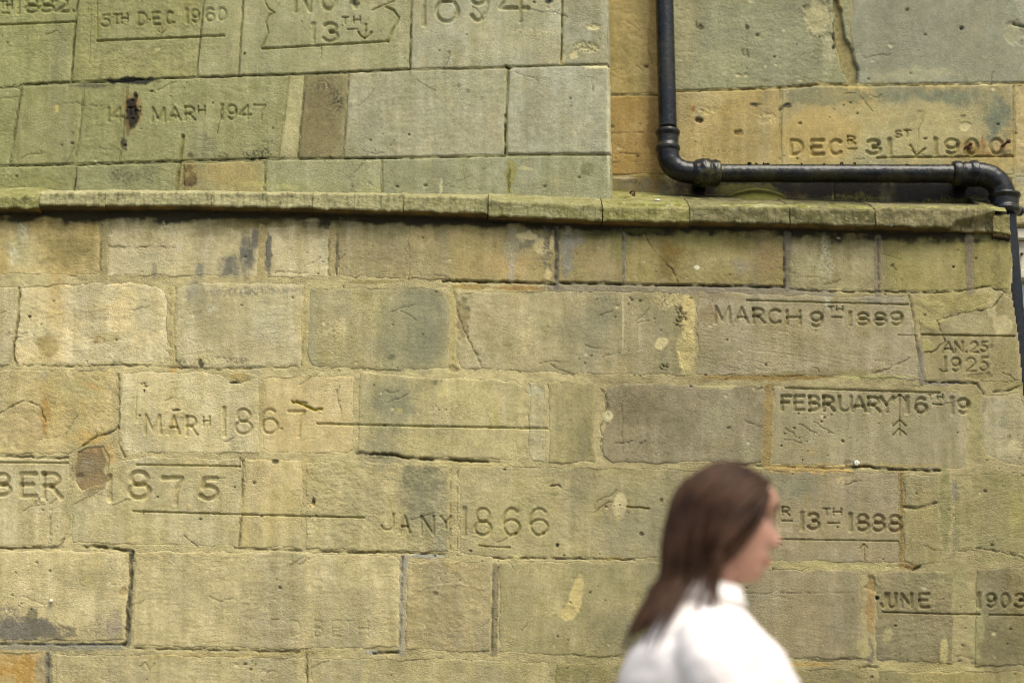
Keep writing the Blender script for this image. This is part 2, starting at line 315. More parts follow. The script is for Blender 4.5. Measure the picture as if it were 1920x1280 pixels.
# cracks: (points, half width px, depth, darkness, wobble px)
CRACKS = {'UL': [
  ([(45,159),(133,154),(220,153),(290,148),(369,145)], 1.8, .009, .35, 1.5), ([(369,145),(447,143),(560,139),(640,135),(767,130)], 1.7, .01, .3, 1.2),
  ([(830,129),(950,127),(957,127),(1052,123),(1140,121)], 1.5, .009, .4, 1.0), ([(148,-60),(145,0),(133,152)], 1.7, .008, .35, 1.5),
  ([(382,-60),(382,0),(369,143)], 1.2, .007, .45, 1), ([(457,-30),(447,143)], 1.3, .007, .4, 1.5), ([(772,-30),(770,60),(768,129)], 1.9, .01, .25, 1.2),
  ([(1054,-60),(1054,60),(1052,120)], 1.8, .01, .2, .8), ([(953,128),(950,210),(947,288)], 1.6, .008, .45, .8), ([(947,215),(947,288)], 2.6, .01, .15, 1),
  ([(17,310),(60,310),(140,308)], 1.5, .008, .45, 1.5), ([(140,309),(225,306),(340,302),(500,297)], 1.8, .009, .3, 1.6),
  ([(560,298),(640,297),(742,296)], 1.9, .01, .2, 1.0), ([(742,296),(947,293)], 1.5, .007, .35, .8), ([(955,290),(1144,290)], 1.6, .007, .4, .8),
  ([(40,161),(28,240),(18,310)], 1.4, .006, .5, 2), ([(157,180),(150,240),(140,308)], 1.0, .004, .6, .8), ([(239,165),(232,235),(224,305)], 1.2, .005, .5, 1),
  ([(572,142),(565,220),(558,298)], 1.3, .006, .45, 1), ([(654,140),(643,298)], 1.1, .006, .5, .8), ([(142,313),(143,335),(138,355)], 1.8, .008, .3, 1),
  ([(498,304),(496,356)], 1.3, .006, .45, .7), ([(716,318),(716,362)], 1.0, .005, .6, .6), ([(105,196),(140,193),(190,200)], 1.2, .004, .6, 2), ([(424,170),(417,200),(408,250)], 1.4, .006, .45, 2),
  ([(345,312),(344,355)], 1.1, .005, .55, .7), ([(830,348),(870,338),(930,305)], 1.0, .003, .7, 2), ([(830,348),(900,356)], 1.0, .003, .7, 2), ([(1111,158),(1112,172)], 1.2, .005, .4, .4),
  ([(0,164),(20,163),(36,158)], 1.4, .005, .5, 2), ([(955,128),(949,124)], 3, .012, .1, .5), ([(173,-60),(168,120)], 1.0, .003, .65, .8)],
 'UR': [
  ([(1140,178),(1240,179)], 1.4, .006, .6, 1.5), ([(1256,171),(1330,170),(1462,165)], 1.7, .008, .5, 1.4), ([(1462,165),(1530,158),(1620,161),(1830,157),(1920,156)], 1.3, .006, .6, 1.5),
  ([(1140,250),(1240,248)], 1.0, .004, .7, 2.5), ([(1140,288),(1240,290)], 1.1, .004, .7, 2.5), ([(1463,170),(1463,300)], 1.0, .004, .7, 1),
  ([(1192,122),(1206,133)], 1.2, .004, .5, 1), ([(1901,44),(1925,52)], 2.6, .008, .4, 1), ([(1564,-60),(1562,40),(1564,90)], 2.0, .012, .35, 1.5),
  ([(1495,163),(1535,158)], 2.5, .007, .6, 1.5), ([(1412,196),(1436,197)], 1.8, .003, .4, 1), ([(1466,204),(1474,196),(1485,194)], 2, .003, .35, 1), ([(1900,160),(1900,330)], 1.2, .005, .6, 1)],
 'LW': [
  ([(830,526),(890,528),(960,529),(1040,533)], 2.1, .012, .2, 1.4), ([(1050,530),(1170,533),(1300,535),(1471,538)], 2.2, .012, .2, .8), ([(1042,430),(1043,480),(1041,532)], 2.6, .009, .45, 1.5),
  ([(1470,440),(1471,538)], 2.2, .011, .3, .8), ([(1645,446),(1648,545)], 1.8, .008, .5, 1.3), ([(1482,542),(1560,546),(1642,547),(1740,548),(1800,546)], 1.6, .009, .35, 1.2),
  ([(1800,546),(1850,537),(1880,545),(1893,550)], 1.5, .007, .45, 2), ([(36,540),(33,600),(24,660),(30,684)], 2.2, .009, .4, 1.8), ([(30,684),(120,686),(240,684),(330,689),(400,692),(470,690),(560,687)], 1.5, .006, .5, 2),
  ([(200,462),(260,463),(330,465)], 1.2, .005, .5, 2.5), ([(1208,435),(1225,470),(1260,505),(1278,545)], 1.2, .005, .5, 1.6), ([(0,775),(20,762),(45,750),(75,760),(85,790)], 1.3, .005, .5, 2),
  ([(155,836),(180,818),(205,812),(222,800)], 1.7, .008, .35, 2), ([(222,700),(224,760),(222,830),(235,857)], 1.5, .006, .55, 1.5), ([(1705,552),(1712,590),(1718,640),(1728,700)], 1.6, .006, .5, 1.6),
  ([(1860,578),(1800,588),(1757,600),(1772,640),(1748,660),(1733,658)], 1.3, .005, .5, 2), ([(1862,576),(1880,552)], 1.3, .005, .5, 1), ([(1862,735),(1890,733),(1915,722)], 1.5, .007, .4, 1.5),
  ([(1735,716),(1800,717),(1832,719),(1845,738)], 1.7, .008, .4, 1), ([(670,850),(700,850),(740,852),(760,858),(850,862),(935,866)], 2.6, .013, .25, 1.6), ([(1586,876),(1620,874),(1680,880),(1762,882)], 2.3, .012, .25, 1.4),
  ([(1380,871),(1600,879)], 1.3, .007, .5, 1.5), ([(0,855),(60,857),(128,858)], 1.8, .008, .35, 2.2), ([(0,1027),(60,1027),(112,1027),(120,1010)], 2.0, .009, .35, 1.5),
  ([(155,1024),(200,1026),(247,1033)], 2.4, .012, .35, 2), ([(247,1033),(245,1100),(239,1150),(238,1200),(232,1210)], 2.6, .011, .4, 2.5), ([(440,1027),(500,1030),(565,1032)], 1.5, .007, .4, 1), ([(455,862),(454,930),(448,1024)], 1.6, .006, .5, 2),
  ([(600,1034),(700,1035),(760,1036),(835,1040)], 1.7, .008, .45, 1.8), ([(925,1046),(1000,1046),(1090,1047),(1190,1049)], 1.4, .008, .4, 1), ([(755,1044),(752,1130),(750,1215)], 1.5, .008, .5, 1.4), ([(700,1224),(748,1222)], 2.2, .012, .25, 1),
  ([(0,1206),(120,1208),(232,1208)], 1.6, .009, .35, 1.2), ([(250,1215),(400,1218),(560,1221)], 1.5, .007, .45, 1.5), ([(575,1226),(576,1290)], 1.6, .008, .3, 1.5), ([(88,1226),(90,1300)], 2.6, .008, .5, 2), ([(1695,950),(1720,953),(1757,942)], 1.8, .007, .45, 1.5),
  ([(1700,1062),(1712,1068),(1724,1062)], 2.6, .011, .3, 1), ([(1688,890),(1691,960),(1688,1050)], 1.4, .006, .6, 1.5), ([(1830,1028),(1870,1032),(1920,1046)], 1.3, .005, .55, 2), ([(1605,1250),(1645,1250)], 1.3, .006, .5, 1.5),
  ([(1150,832),(1190,828),(1205,833),(1210,825)], 1.2, .004, .6, 2), ([(1180,718),(1166,760),(1168,850)], .9, .003, .7, 1.5), ([(1168,440),(1168,530)], 2.2, .007, .55, 1), ([(775,1107),(820,1096),(860,1094),(910,1105)], 1.1, -.002, 1.0, 2),
  ([(851,548),(862,600),(885,650),(905,690)], 1.3, .005, .6, 3), ([(640,705),(632,740),(640,775)], 1.2, .004, .65, 2), ([(1033,910),(1048,908),(1052,915)], 1.6, .005, .4, 1), ([(345,1004),(360,1016),(372,1026)], 1.2, .004, .6, 1),
  ([(1640,700),(1668,690),(1706,672)], 1.2, .004, .65, 3), ([(1490,1234),(1545,1240),(1600,1232)], 1.2, .004, .6, 2), ([(1340,1110),(1440,1112),(1600,1110)], 1.0, .003, .7, 2), ([(1395,790),(1430,800)], 1.0, .003, .7, 2),
  ([(846,880),(843,1030)], 1.1, .005, .7, 1.5), ([(858,880),(857,1040)], 1.0, .004, .7, 1.5), ([(567,540),(571,600),(566,685)], 1.2, .004, .7, 1.5), ([(330,540),(326,600),(330,680)], 1.3, .004, .7, 1.5), ([(318,550),(317,670)], 1.3, .004, .7, 1.5),
  ([(925,1060),(922,1220)], 1.6, .007, .5, 1), ([(934,1062),(930,1200)], 1.0, .004, .65, 1), ([(1128,725),(1140,760),(1128,790),(1126,850)], 1.3, .005, .6, 2.5), ([(190,420),(186,515)], 1.6, .006, .5, 1.8), ([(618,420),(616,515)], 1.5, .006, .5, 2), ([(632,440),(630,515)], 1.6, .006, .45, 2)]}

# blobs: (cx, cy, rx, ry, rotation deg, colour, strength, ragged, depth m)  ragged 0..1.5, depth +proud / -sunk
def B(cx, cy, rx, ry, c, a=.8, rag=.8, d=0., rot=0): return (cx, cy, rx, ry, rot, c, a, rag, d)
BLOBS = {'UL': [
  B(250,152,52,7,'26251f',.9,1), B(170,160,40,5,'4d4c3c',.7,1), B(248,206,19,38,'8f6a33',.75,.9), B(247,212,15,27,'231c12',.92,.9), B(254,180,5,10,'2c2317',.85,.8), B(233,268,7,12,'4a4130',.8,.9), B(240,240,4,18,'6d5226',.7,.8),
  B(232,332,34,18,'4e5040',.62,1.4), B(275,325,22,20,'5a5944',.5,1.3), B(354,316,9,7,'3a2c18',.8,1), B(358,338,12,15,'33302a',.85,.9), B(352,325,24,30,'96763c',.35,.8),
  B(482,290,32,12,'3f3d2c',.75,1.3), B(416,292,14,7,'47442f',.7,1.2), B(505,266,16,6,'4f4b33',.6,1.1), B(390,270,14,18,'67654c',.5,1.2), B(355,292,6,6,'4b4830',.7,1),
  B(610,180,42,40,'5b513a',.75,1.1), B(628,200,22,30,'3f3a2c',.65,1.2), B(620,250,14,14,'6a5c3e',.5,1.3), B(600,230,40,66,'7c7048',.5,.6),
  B(957,330,10,34,'8a8432',.7,1.0), B(955,338,4,26,'51501c',.7,1), B(1100,317,14,14,'6f7248',.75,.25), B(985,316,16,4,'b5ae7c',.5,.7),
  B(1113,50,14,6,'c6bb86',.85,1,-.003), B(1100,88,26,10,'c6ba84',.85,1.1,-.006), B(1078,100,10,8,'bfb27c',.8,1,-.003), B(1055,110,7,12,'b6aa74',.8,1,-.002), B(1000,58,60,6,'bfb182',.45,1.2), B(1120,126,26,3,'cfc794',.7,.9),
  B(828,350,3,18,'b7b488',.6,1), B(1030,3,9,6,'2e2f30',.85,.8), B(665,5,12,7,'34352c',.7,1), B(216,-4,26,5,'3a3b2c',.7,1), B(107,204,4,8,'b3a54e',.8,.5), B(480,345,30,6,'b3aa5c',.35,1), B(535,350,24,5,'b8b060',.5,1.3), B(690,356,30,5,'aaa966',.4,1.3),
  B(540,255,14,50,'b0a878',.45,.8), B(620,320,200,22,'8f8f6a',.35,.9), B(430,325,62,22,'a08a50',.5,.7), B(1141,240,4,120,'bcb692',.6,.5), B(860,160,5,5,'6e6b52',.6,.5), B(877,170,4,5,'6e6b52',.6,.5), B(905,184,4,4,'6e6b52',.5,.5), B(767,252,2,2,'2b281c',.8,.3,-.003), B(842,97,4,3,'5b563b',.8,.6), B(15,80,2,2,'2b2a1c',.8,.5),  # tall pale strip at the right edge: light along the arris put into the colour
  B(30,340,100,14,'7c7e3e',.4,1), B(300,40,60,30,'7c7a42',.3,1), B(700,250,30,60,'7f8266',.3,1), B(1120,250,18,70,'7d7f68',.35,.9), B(1030,220,50,40,'979478',.35,1)],
 'UR': [
  B(1230,150,16,330,'8a6a2c',.65,.5), B(1228,270,22,70,'7d5a22',.55,.8), B(1200,312,60,30,'a3803c',.35,.8), B(1285,62,26,120,'9a9168',.5,.9), B(1420,70,120,80,'85886a',.6,.7), B(1350,120,60,40,'9c9a72',.4,.8),  # brown strips left of the downpipe paint its shade along with a damp stain
  B(1534,30,24,40,'a89f74',.7,.95,-.006), B(1556,85,14,28,'a09b7c',.6,.95,-.004), B(1572,50,8,70,'a08c56',.7,.4), B(1590,116,15,44,'57501f',.95,.5,-.026,-16), B(1574,50,8,56,'6c6236',.8,.5,-.018,-8),
  B(1330,185,40,14,'b0a070',.4,1), B(1312,212,10,20,'a8a080',.5,1.2,-.002), B(1310,226,8,6,'4a3413',.85,1,-.007), B(1300,205,5,6,'8a5222',.7,1), B(1330,206,16,9,'bcab70',.6,1.1,-.003), B(1385,250,8,6,'7c6128',.7,.8,-.007), B(1392,250,5,4,'c0a468',.6,.5),
  B(1440,220,18,10,'bca66c',.5,1.1,-.003), B(1415,197,10,5,'3f3d38',.8,.9), B(1475,198,10,5,'3f3d38',.8,.9), B(1400,53,4,6,'4c4631',.7,.8,-.004), B(1313,52,6,5,'5c563a',.8,1,-.004), B(1400,98,9,9,'716a48',.6,1.1,-.004), B(1384,141,4,3,'c9b883',.9,.4,-.003), B(1399,141,4,3,'c4b079',.9,.4,-.003), B(1435,126,3,2,'cdbf98',.8,.5),
  B(1560,180,90,16,'747658',.6,1), B(1760,182,140,22,'6d745e',.75,.8), B(1870,225,36,50,'68705e',.8,.9), B(1700,245,150,60,'a49a68',.75,.7), B(1540,250,80,50,'ab9150',.8,.6), B(1640,220,60,25,'a89258',.4,.8),
  B(1820,280,26,22,'8e7334',.7,1), B(1818,276,7,6,'5a3513',.85,.8,.002), B(1843,268,5,14,'96602a',.75,.9), B(1848,288,14,5,'8a6028',.6,1), B(1870,278,24,16,'a4895a',.5,.8), B(1885,286,14,5,'665c42',.6,.9), B(1810,235,10,7,'c3b585',.6,1,-.003), B(1803,53,4,3,'1c1a12',.95,.2,-.014), B(1805,218,6,3,'4c4a38',.7,.8),
  B(1902,60,20,22,'a9a276',.6,1,-.004), B(1700,60,120,90,'7f806c',.65,.6), B(1860,80,70,80,'82836e',.5,.7), B(1720,140,80,14,'a39f78',.45,1), B(1830,157,50,3,'c2ba8e',.7,.8), B(1640,158,40,3,'bcb37c',.6,1),
  B(1930,230,26,90,'b09a68',.7,.4), B(1915,330,20,20,'8a8c76',.5,1), B(1960,380,60,40,'b3a67c',.5,.8),
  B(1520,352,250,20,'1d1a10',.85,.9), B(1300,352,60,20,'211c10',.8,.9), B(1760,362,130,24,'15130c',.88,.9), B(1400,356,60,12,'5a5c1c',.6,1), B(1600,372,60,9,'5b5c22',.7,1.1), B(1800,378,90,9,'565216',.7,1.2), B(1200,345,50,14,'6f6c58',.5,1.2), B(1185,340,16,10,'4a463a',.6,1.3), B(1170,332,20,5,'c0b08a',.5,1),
  B(1240,340,16,16,'6f5f2c',.4,1), B(1306,45,2,8,'4a432c',.6,.6), B(1214,82,1,8,'4a3a1a',.6,.6), B(1212,125,5,3,'3c2c12',.7,.9,-.003), B(1148,238,5,3,'5c4420',.6,.8,-.003), B(1725,208,8,3,'6c6440',.6,1)],
 'LW': [
  B(480,418,90,10,'6d5f24',.5,.8), B(125,470,60,40,'8a7a44',.7,.8), B(40,470,36,50,'a39f74',.5,.9), B(42,435,9,18,'c6c6b0',.55,1.4), B(25,480,8,24,'c4c6b4',.6,1.4), B(100,470,20,40,'8a7840',.4,1),
  B(320,430,20,16,'bdb998',.5,1.3), B(270,490,60,28,'a9a180',.5,.8), B(335,470,14,20,'bab69c',.5,1.3),
  B(462,478,20,44,'605f58',.88,1.0), B(430,500,24,22,'67665d',.8,1.0,0,-30), B(478,450,10,22,'605f58',.8,1.0), B(446,472,4,14,'aea27a',.7,.5), B(503,475,7,42,'63625a',.82,.9), B(375,508,9,16,'7a7a6c',.7,.8), B(290,505,5,14,'7f7d68',.6,.8), B(500,545,90,6,'6f7064',.6,1.2),
  B(610,470,16,30,'b9b593',.55,1.2), B(604,490,8,16,'b6b69c',.45,1.2), B(632,480,5,44,'4f4b46',.6,1), B(740,480,60,40,'918460',.5,.8), B(880,500,50,26,'9a8450',.5,.9), B(960,500,50,36,'b0935a',.7,.8), B(960,460,16,40,'98957e',.5,.9), B(995,455,34,22,'74736a',.7,1.3), B(985,445,18,12,'c9b884',.85,1,.001), B(1012,462,16,18,'c6b47e',.85,1,.001), B(960,510,8,20,'a8a8a0',.4,1),
  B(1026,470,10,50,'62615f',.7,1.1), B(1035,455,4,14,'c6b480',.8,1), B(1028,515,8,12,'c0aa74',.8,.9), B(1062,470,14,52,'7c7c74',.7,.9), B(1080,450,18,18,'8b8b84',.5,.9),
  B(1130,500,40,30,'9c875a',.5,.8), B(1160,460,22,30,'767438',.5,1), B(1110,440,60,8,'5d5c28',.5,1), B(1262,470,36,36,'7c6220',.85,.8), B(1250,500,20,36,'6f5c26',.6,.9), B(1205,430,40,10,'4e4f20',.6,1), B(1300,450,60,18,'7c7a3e',.5,1), B(1350,490,70,30,'988b58',.6,.8), B(1308,500,5,5,'d8d4bc',.8,1), B(1395,500,22,20,'8d887c',.4,1), B(1440,490,40,46,'937a50',.55,.9), B(1430,440,30,14,'7c6c40',.5,1),
  B(1550,490,14,40,'aeac92',.6,1.2), B(1545,470,12,28,'b2b09c',.5,1.3), B(1550,560,6,24,'a4a494',.5,1), B(1520,500,36,30,'a59e74',.4,1), B(1735,480,60,30,'9a9058',.4,.9), B(1788,500,2,2,'1c160c',.9,.3,-.006), B(1870,500,16,40,'6b6440',.65,1.3), B(1855,440,30,12,'6a6832',.5,1), B(1885,470,10,50,'978d50',.5,.9),
  B(105,560,20,90,'b79c5c',.55,.8), B(90,650,20,24,'a08a4e',.75,.5,-.001), B(60,560,40,30,'b2a272',.4,.9), B(190,633,10,7,'6b3417',.85,1.2,.001), B(180,640,6,3,'73381a',.85,1), B(192,632,26,12,'a8955a',.5,.9), B(200,555,24,22,'b4b69c',.5,1.3), B(270,590,30,50,'a3a184',.4,1), B(55,593,3,3,'4a3c16',.9,.3,-.004), B(100,564,2,2,'2a2214',.9,.3,-.003), B(220,680,12,5,'6c6a50',.6,1),
  B(370,560,16,50,'8a8464',.6,1), B(400,600,30,60,'968e6a',.5,.9), B(360,545,12,20,'8b8878',.5,1), B(400,580,14,10,'bfbca8',.5,1.5), B(470,600,60,60,'a49a74',.35,1), B(500,600,40,70,'a6a58a',.3,1), B(560,600,7,60,'b9a870',.5,.7), B(440,548,60,9,'6f6f62',.5,1.2), B(395,670,30,12,'aaa266',.6,1.2,-.001), B(440,675,26,6,'5c4c38',.5,1.4,-.002), B(378,682,6,8,'4c4430',.8,1,-.003), B(342,680,12,8,'5d5c46',.6,1.2),
  B(620,620,30,30,'b7a878',.5,1.3), B(607,608,4,4,'cdbe8c',.8,.5), B(635,615,12,18,'c2b27c',.6,1.3), B(770,620,66,84,'7f7f62',.6,.7), B(795,640,40,60,'787960',.45,1), B(735,668,8,6,'565638',.6,.8), B(800,560,40,20,'7d7d64',.4,1), B(620,560,30,20,'aca27a',.4,1),
  B(868,600,12,44,'85764c',.7,.8,-.004), B(852,690,10,8,'6c6038',.7,1,-.003), B(905,660,16,26,'b4ac8e',.5,1.4), B(985,620,16,60,'bfae7e',.5,1.3), B(970,560,26,20,'ad9a6a',.5,1), B(1085,565,14,12,'c0b07a',.5,1.2), B(1110,620,70,70,'837f62',.5,.9), B(1140,580,30,30,'6f6d52',.4,1.3), B(1030,540,40,6,'58554c',.6,1.3), B(1168,600,2,60,'bdb996',.6,1), B(1200,630,3,34,'b0a888',.4,1), B(1070,680,50,16,'8a825e',.4,1), B(880,538,40,5,'96762c',.7,1), B(975,540,50,5,'9a6d24',.7,1), B(700,528,60,4,'8a7a3c',.6,1),
  B(1255,560,36,20,'bba970',.7,1.1,.001), B(1290,600,14,60,'b8a468',.9,.6,.002), B(1276,590,14,18,'6f6037',.75,1.3,-.008), B(1240,645,14,12,'c1b27e',.85,.4,.002), B(1285,660,20,44,'b5a468',.9,.8,.002), B(1245,688,12,7,'5d5230',.7,1.3,-.006), B(1260,620,30,40,'847a58',.5,1.2), B(1340,545,40,18,'77634a',.4,1), B(1330,590,20,14,'866c44',.5,1),
  B(1350,660,50,50,'7f7652',.4,1), B(1560,650,80,40,'8f8662',.3,1), B(1460,660,40,40,'97906e',.4,1.3), B(1400,540,110,6,'746a60',.7,.9), B(1650,560,50,8,'7c786e',.5,1), B(1540,700,120,8,'776f3c',.5,1), B(1460,707,120,5,'86682c',.75,.9), B(1640,706,90,4,'a5a05c',.5,1), B(1690,600,30,30,'938a5e',.4,1),
  B(1790,565,80,22,'968a50',.85,.7,.0025), B(1745,590,30,30,'9b9058',.85,.7,.0025), B(1735,650,14,16,'9c9254',.8,.8,.002), B(1725,680,5,40,'7b7466',.85,.7), B(1770,718,50,4,'7b7068',.8,.8), B(1880,610,18,20,'b3a578',.7,1,.001), B(1860,580,12,18,'b5a67c',.6,1), B(1880,670,26,40,'7e7040',.5,1.4), B(1820,605,40,18,'a39b74',.5,.8), B(1858,648,4,4,'54492a',.6,.8), B(1835,706,26,8,'837646',.7,1,-.003), B(1895,720,36,10,'837a40',.5,.8),
  B(1700,830,80,36,'857f64',.4,1), B(1600,820,60,30,'938c6a',.4,1), B(1520,845,10,10,'9c8450',.5,.8), B(1603,868,3,3,'141008',.9,.3,-.004), B(1590,864,9,5,'5c5540',.6,1), B(1600,872,200,3,'b59138',.6,1.3), B(1830,800,16,70,'85824c',.5,1), B(1870,760,20,14,'9c957c',.5,1), B(1870,800,30,26,'989278',.5,1.1), B(1900,840,22,14,'b6ab80',.6,1), B(1880,790,8,10,'7e8062',.6,.9), B(1893,818,5,3,'524b34',.7,.9), B(1846,760,4,14,'5f5c3e',.4,1),
  B(120,760,60,60,'b0954f',.4,1), B(100,730,46,22,'a88e4c',.3,1), B(45,800,40,46,'ab9463',.6,.6,-.001), B(83,705,14,11,'8b9078',.6,1.2), B(150,730,60,26,'a69b68',.5,1), B(175,725,26,5,'ad8c4e',.7,.6,0,18), B(190,790,30,20,'bda670',.5,1), B(160,820,40,14,'bb9848',.7,1), B(85,780,10,40,'a97f30',.6,.9), B(215,750,8,30,'8f8454',.4,1), B(140,800,20,40,'a89c66',.4,1),
  B(270,720,8,6,'6c6030',.7,1.3,-.004), B(270,733,2,4,'403819',.8,.8,-.003), B(340,775,13,8,'aa9e70',.5,.8,.002), B(330,768,10,2,'4c4327',.7,.8,-.004), B(452,706,26,8,'b19958',.95,.6,.002,0), B(440,717,12,2,'2e2816',.8,.9,-.006), B(325,691,8,7,'b08c42',.8,.5), B(490,750,8,60,'9e8d58',.4,1), B(560,780,60,60,'b0985c',.25,.9), B(645,800,12,24,'b5a168',.6,.7), B(478,700,16,20,'a09a7a',.4,1),
  B(735,760,60,60,'7d7d62',.65,.8), B(770,730,30,20,'7a7a62',.5,1.2), B(715,845,50,40,'7c7a62',.5,1), B(830,735,8,14,'b5a86a',.8,.8), B(820,715,12,5,'57523a',.6,1.2), B(750,770,6,5,'a89446',.6,1), B(930,780,5,30,'a89a4c',.6,1), B(1003,735,14,18,'adab92',.5,.9), B(880,830,60,20,'ab9c64',.3,1), B(1080,780,26,60,'8a8258',.5,1), B(1095,820,14,40,'716b4c',.4,1), B(700,855,30,5,'5c5640',.7,1.2),
  B(1190,760,60,50,'73694c',.65,.9), B(1270,800,60,60,'756d50',.5,1), B(1350,780,40,60,'8c886a',.5,1), B(1395,840,40,20,'7b7a60',.3,1), B(1210,835,50,30,'6a6144',.5,1.1), B(1295,845,20,20,'9b9578',.4,1.2), B(1140,780,9,12,'b9b184',.85,.6,.003), B(1345,725,40,6,'aaa067',.5,1),
  B(175,880,36,40,'806e4c',.8,1.0,-.001), B(175,905,26,16,'93794e',.6,.9), B(160,870,10,14,'9c9480',.4,1.4), B(150,890,9,5,'3f3120',.6,1), B(205,850,12,20,'c2a260',.8,1), B(205,880,12,10,'b5a270',.7,1), B(180,925,30,8,'6f6b54',.5,1.3), B(135,950,14,40,'8d8c58',.4,1), B(95,990,4,40,'5c6234',.5,1.2), B(60,900,80,40,'a59c74',.3,1), B(68,940,12,8,'7a6a34',.5,1.3,-.002),
  B(330,890,100,20,'a59c70',.3,.8), B(354,950,4,5,'b39f64',.8,.5,.002), B(352,871,8,4,'b4a46a',.8,.6,.002), B(515,865,7,5,'48442c',.8,.5,-.004), B(588,940,4,7,'4c3414',.85,.9,-.005), B(584,948,10,6,'c2ad6c',.7,.9), B(575,870,9,60,'ae9a5a',.5,.7), B(590,905,20,24,'a99d68',.4,1),
  B(785,930,46,80,'74735a',.62,.9), B(800,890,30,30,'6c6c54',.4,1.3), B(690,940,60,60,'8f8860',.35,1), B(830,1010,20,26,'7c7c60',.4,1), B(700,1033,40,3,'8a6e28',.6,1.2), B(800,1042,40,4,'9c9c94',.9,.8,.001), B(762,1055,6,10,'9a9a92',.8,.8), B(960,960,90,60,'a39a62',.3,1), B(1042,925,9,4,'6d6f38',.5,1), B(1040,905,4,30,'6f7440',.35,1.2), B(1045,1022,3,4,'231d10',.85,.5,-.005), B(1050,1010,30,24,'a79f78',.4,1.2), B(880,870,90,8,'aa9a54',.3,1),
  B(1162,948,13,26,'bcae7e',.95,.3,-.001,8), B(1158,972,6,8,'a58f4c',.7,.6), B(1080,1118,13,44,'bba667',.95,.3,-.002,12), B(1065,1148,14,12,'b3a062',.9,.7,-.002), B(1032,1150,24,6,'a69b60',.5,1.2,.001), B(1180,1000,70,60,'868266',.45,1), B(1230,920,60,40,'88835f',.4,1), B(1150,905,30,16,'93907a',.3,1.3), B(1240,938,4,5,'5c3f1c',.6,.8,-.003), B(1203,1000,4,4,'4a4432',.7,.6,-.003), B(1250,1130,80,90,'7f795a',.5,1), B(1150,1180,60,50,'77745a',.45,1.1), B(1140,1100,50,40,'8c875f',.3,1),
  B(1400,900,60,30,'7e7b62',.4,1), B(1490,915,50,30,'74745e',.55,.9), B(1515,945,4,28,'8e7a44',.6,.8), B(1580,900,16,7,'bfa670',.6,1.1), B(1650,910,50,24,'988c6a',.3,1), B(1600,1000,100,60,'94865e',.3,1), B(1500,884,120,3,'b8923c',.7,1.2), B(1450,1130,26,40,'8f8f76',.5,1.1), B(1500,1150,70,70,'928462',.35,1), B(1530,1060,60,10,'a69a5c',.5,.9), B(1640,1062,60,7,'a39c5e',.5,1), B(1735,960,30,60,'96864e',.35,1), B(1705,1062,16,6,'8c6c38',.8,.8),
  B(1773,950,11,90,'848050',.8,.4,.001), B(1790,920,5,22,'7e7b70',.7,.9), B(1790,1010,4,40,'726e5c',.5,.9), B(1850,950,30,80,'8c8458',.5,.9), B(1862,900,26,30,'7d7648',.35,1), B(1905,960,20,40,'9c944c',.5,1), B(1880,1045,60,10,'8a8650',.5,1), B(1750,1085,60,20,'80805a',.5,1.1), B(1800,1110,22,70,'8b8458',.6,.9), B(1690,1100,40,16,'7e7c56',.4,1.2), B(1633,1095,12,14,'4f4222',.7,1,-.004), B(1645,1120,4,4,'1b160a',.9,.4,-.008), B(1630,1140,7,50,'957444',.85,.8), B(1632,1225,6,30,'756a5c',.8,.8),
  B(1710,1190,70,50,'827a5c',.5,.9), B(1770,1220,8,28,'a59a60',.85,.5,0), B(1665,1190,9,18,'978f60',.7,.8), B(1885,1210,60,60,'6e6644',.55,.9), B(1720,1250,120,10,'a5985c',.5,1), B(1790,1255,60,12,'ad9f62',.5,1), B(1620,1215,14,20,'a09560',.7,.8), B(1500,1245,70,3,'ab7f2c',.7,1), B(1500,1270,90,14,'84794c',.5,1.2), B(1830,1180,14,60,'93905e',.5,1), B(1600,1122,4,4,'5c4e2c',.5,.8),
  B(175,1080,70,30,'958c64',.35,1), B(100,1120,90,30,'b0a47c',.4,1.1), B(200,1130,30,20,'b8aa82',.5,1.1), B(40,1178,70,24,'6b665e',.9,.7), B(15,1150,24,14,'75706a',.7,1.1), B(60,1152,12,16,'5f5a46',.7,.8), B(100,1185,50,16,'6a6452',.75,.9), B(190,1180,44,22,'7e7158',.6,1.1), B(215,1170,14,30,'82796e',.5,1), B(35,1160,16,7,'a99870',.7,1.2), B(115,1180,20,8,'b09f74',.6,1.3,-.002,35), B(105,1165,8,10,'aa9a6c',.6,1), B(160,1090,14,10,'a8985a',.6,.8), B(205,1094,6,4,'c3b890',.7,.6), B(232,1110,10,9,'aa8d58',.6,1,-.003), B(185,1210,50,5,'8f8e84',.7,1), B(110,1208,110,4,'77746a',.7,.9),
  B(300,1158,10,9,'b3a476',.6,.8), B(400,1100,140,60,'a3966e',.3,1), B(650,1120,80,60,'9c9264',.3,1), B(400,1228,160,5,'a38a40',.6,1.2), B(560,1222,40,8,'8f7f3c',.6,1.1), B(620,1222,30,6,'8a7a3c',.5,1.2), B(700,1222,14,5,'9c9a90',.8,.8), B(30,1260,56,40,'ae832e',.75,.9), B(50,1240,26,10,'a3751c',.5,1), B(15,1275,16,12,'b0995e',.6,1), B(80,1250,14,30,'8f856a',.6,.9), B(250,1225,80,6,'8b8464',.4,1.2), B(130,1222,50,6,'7a7862',.5,1.2),
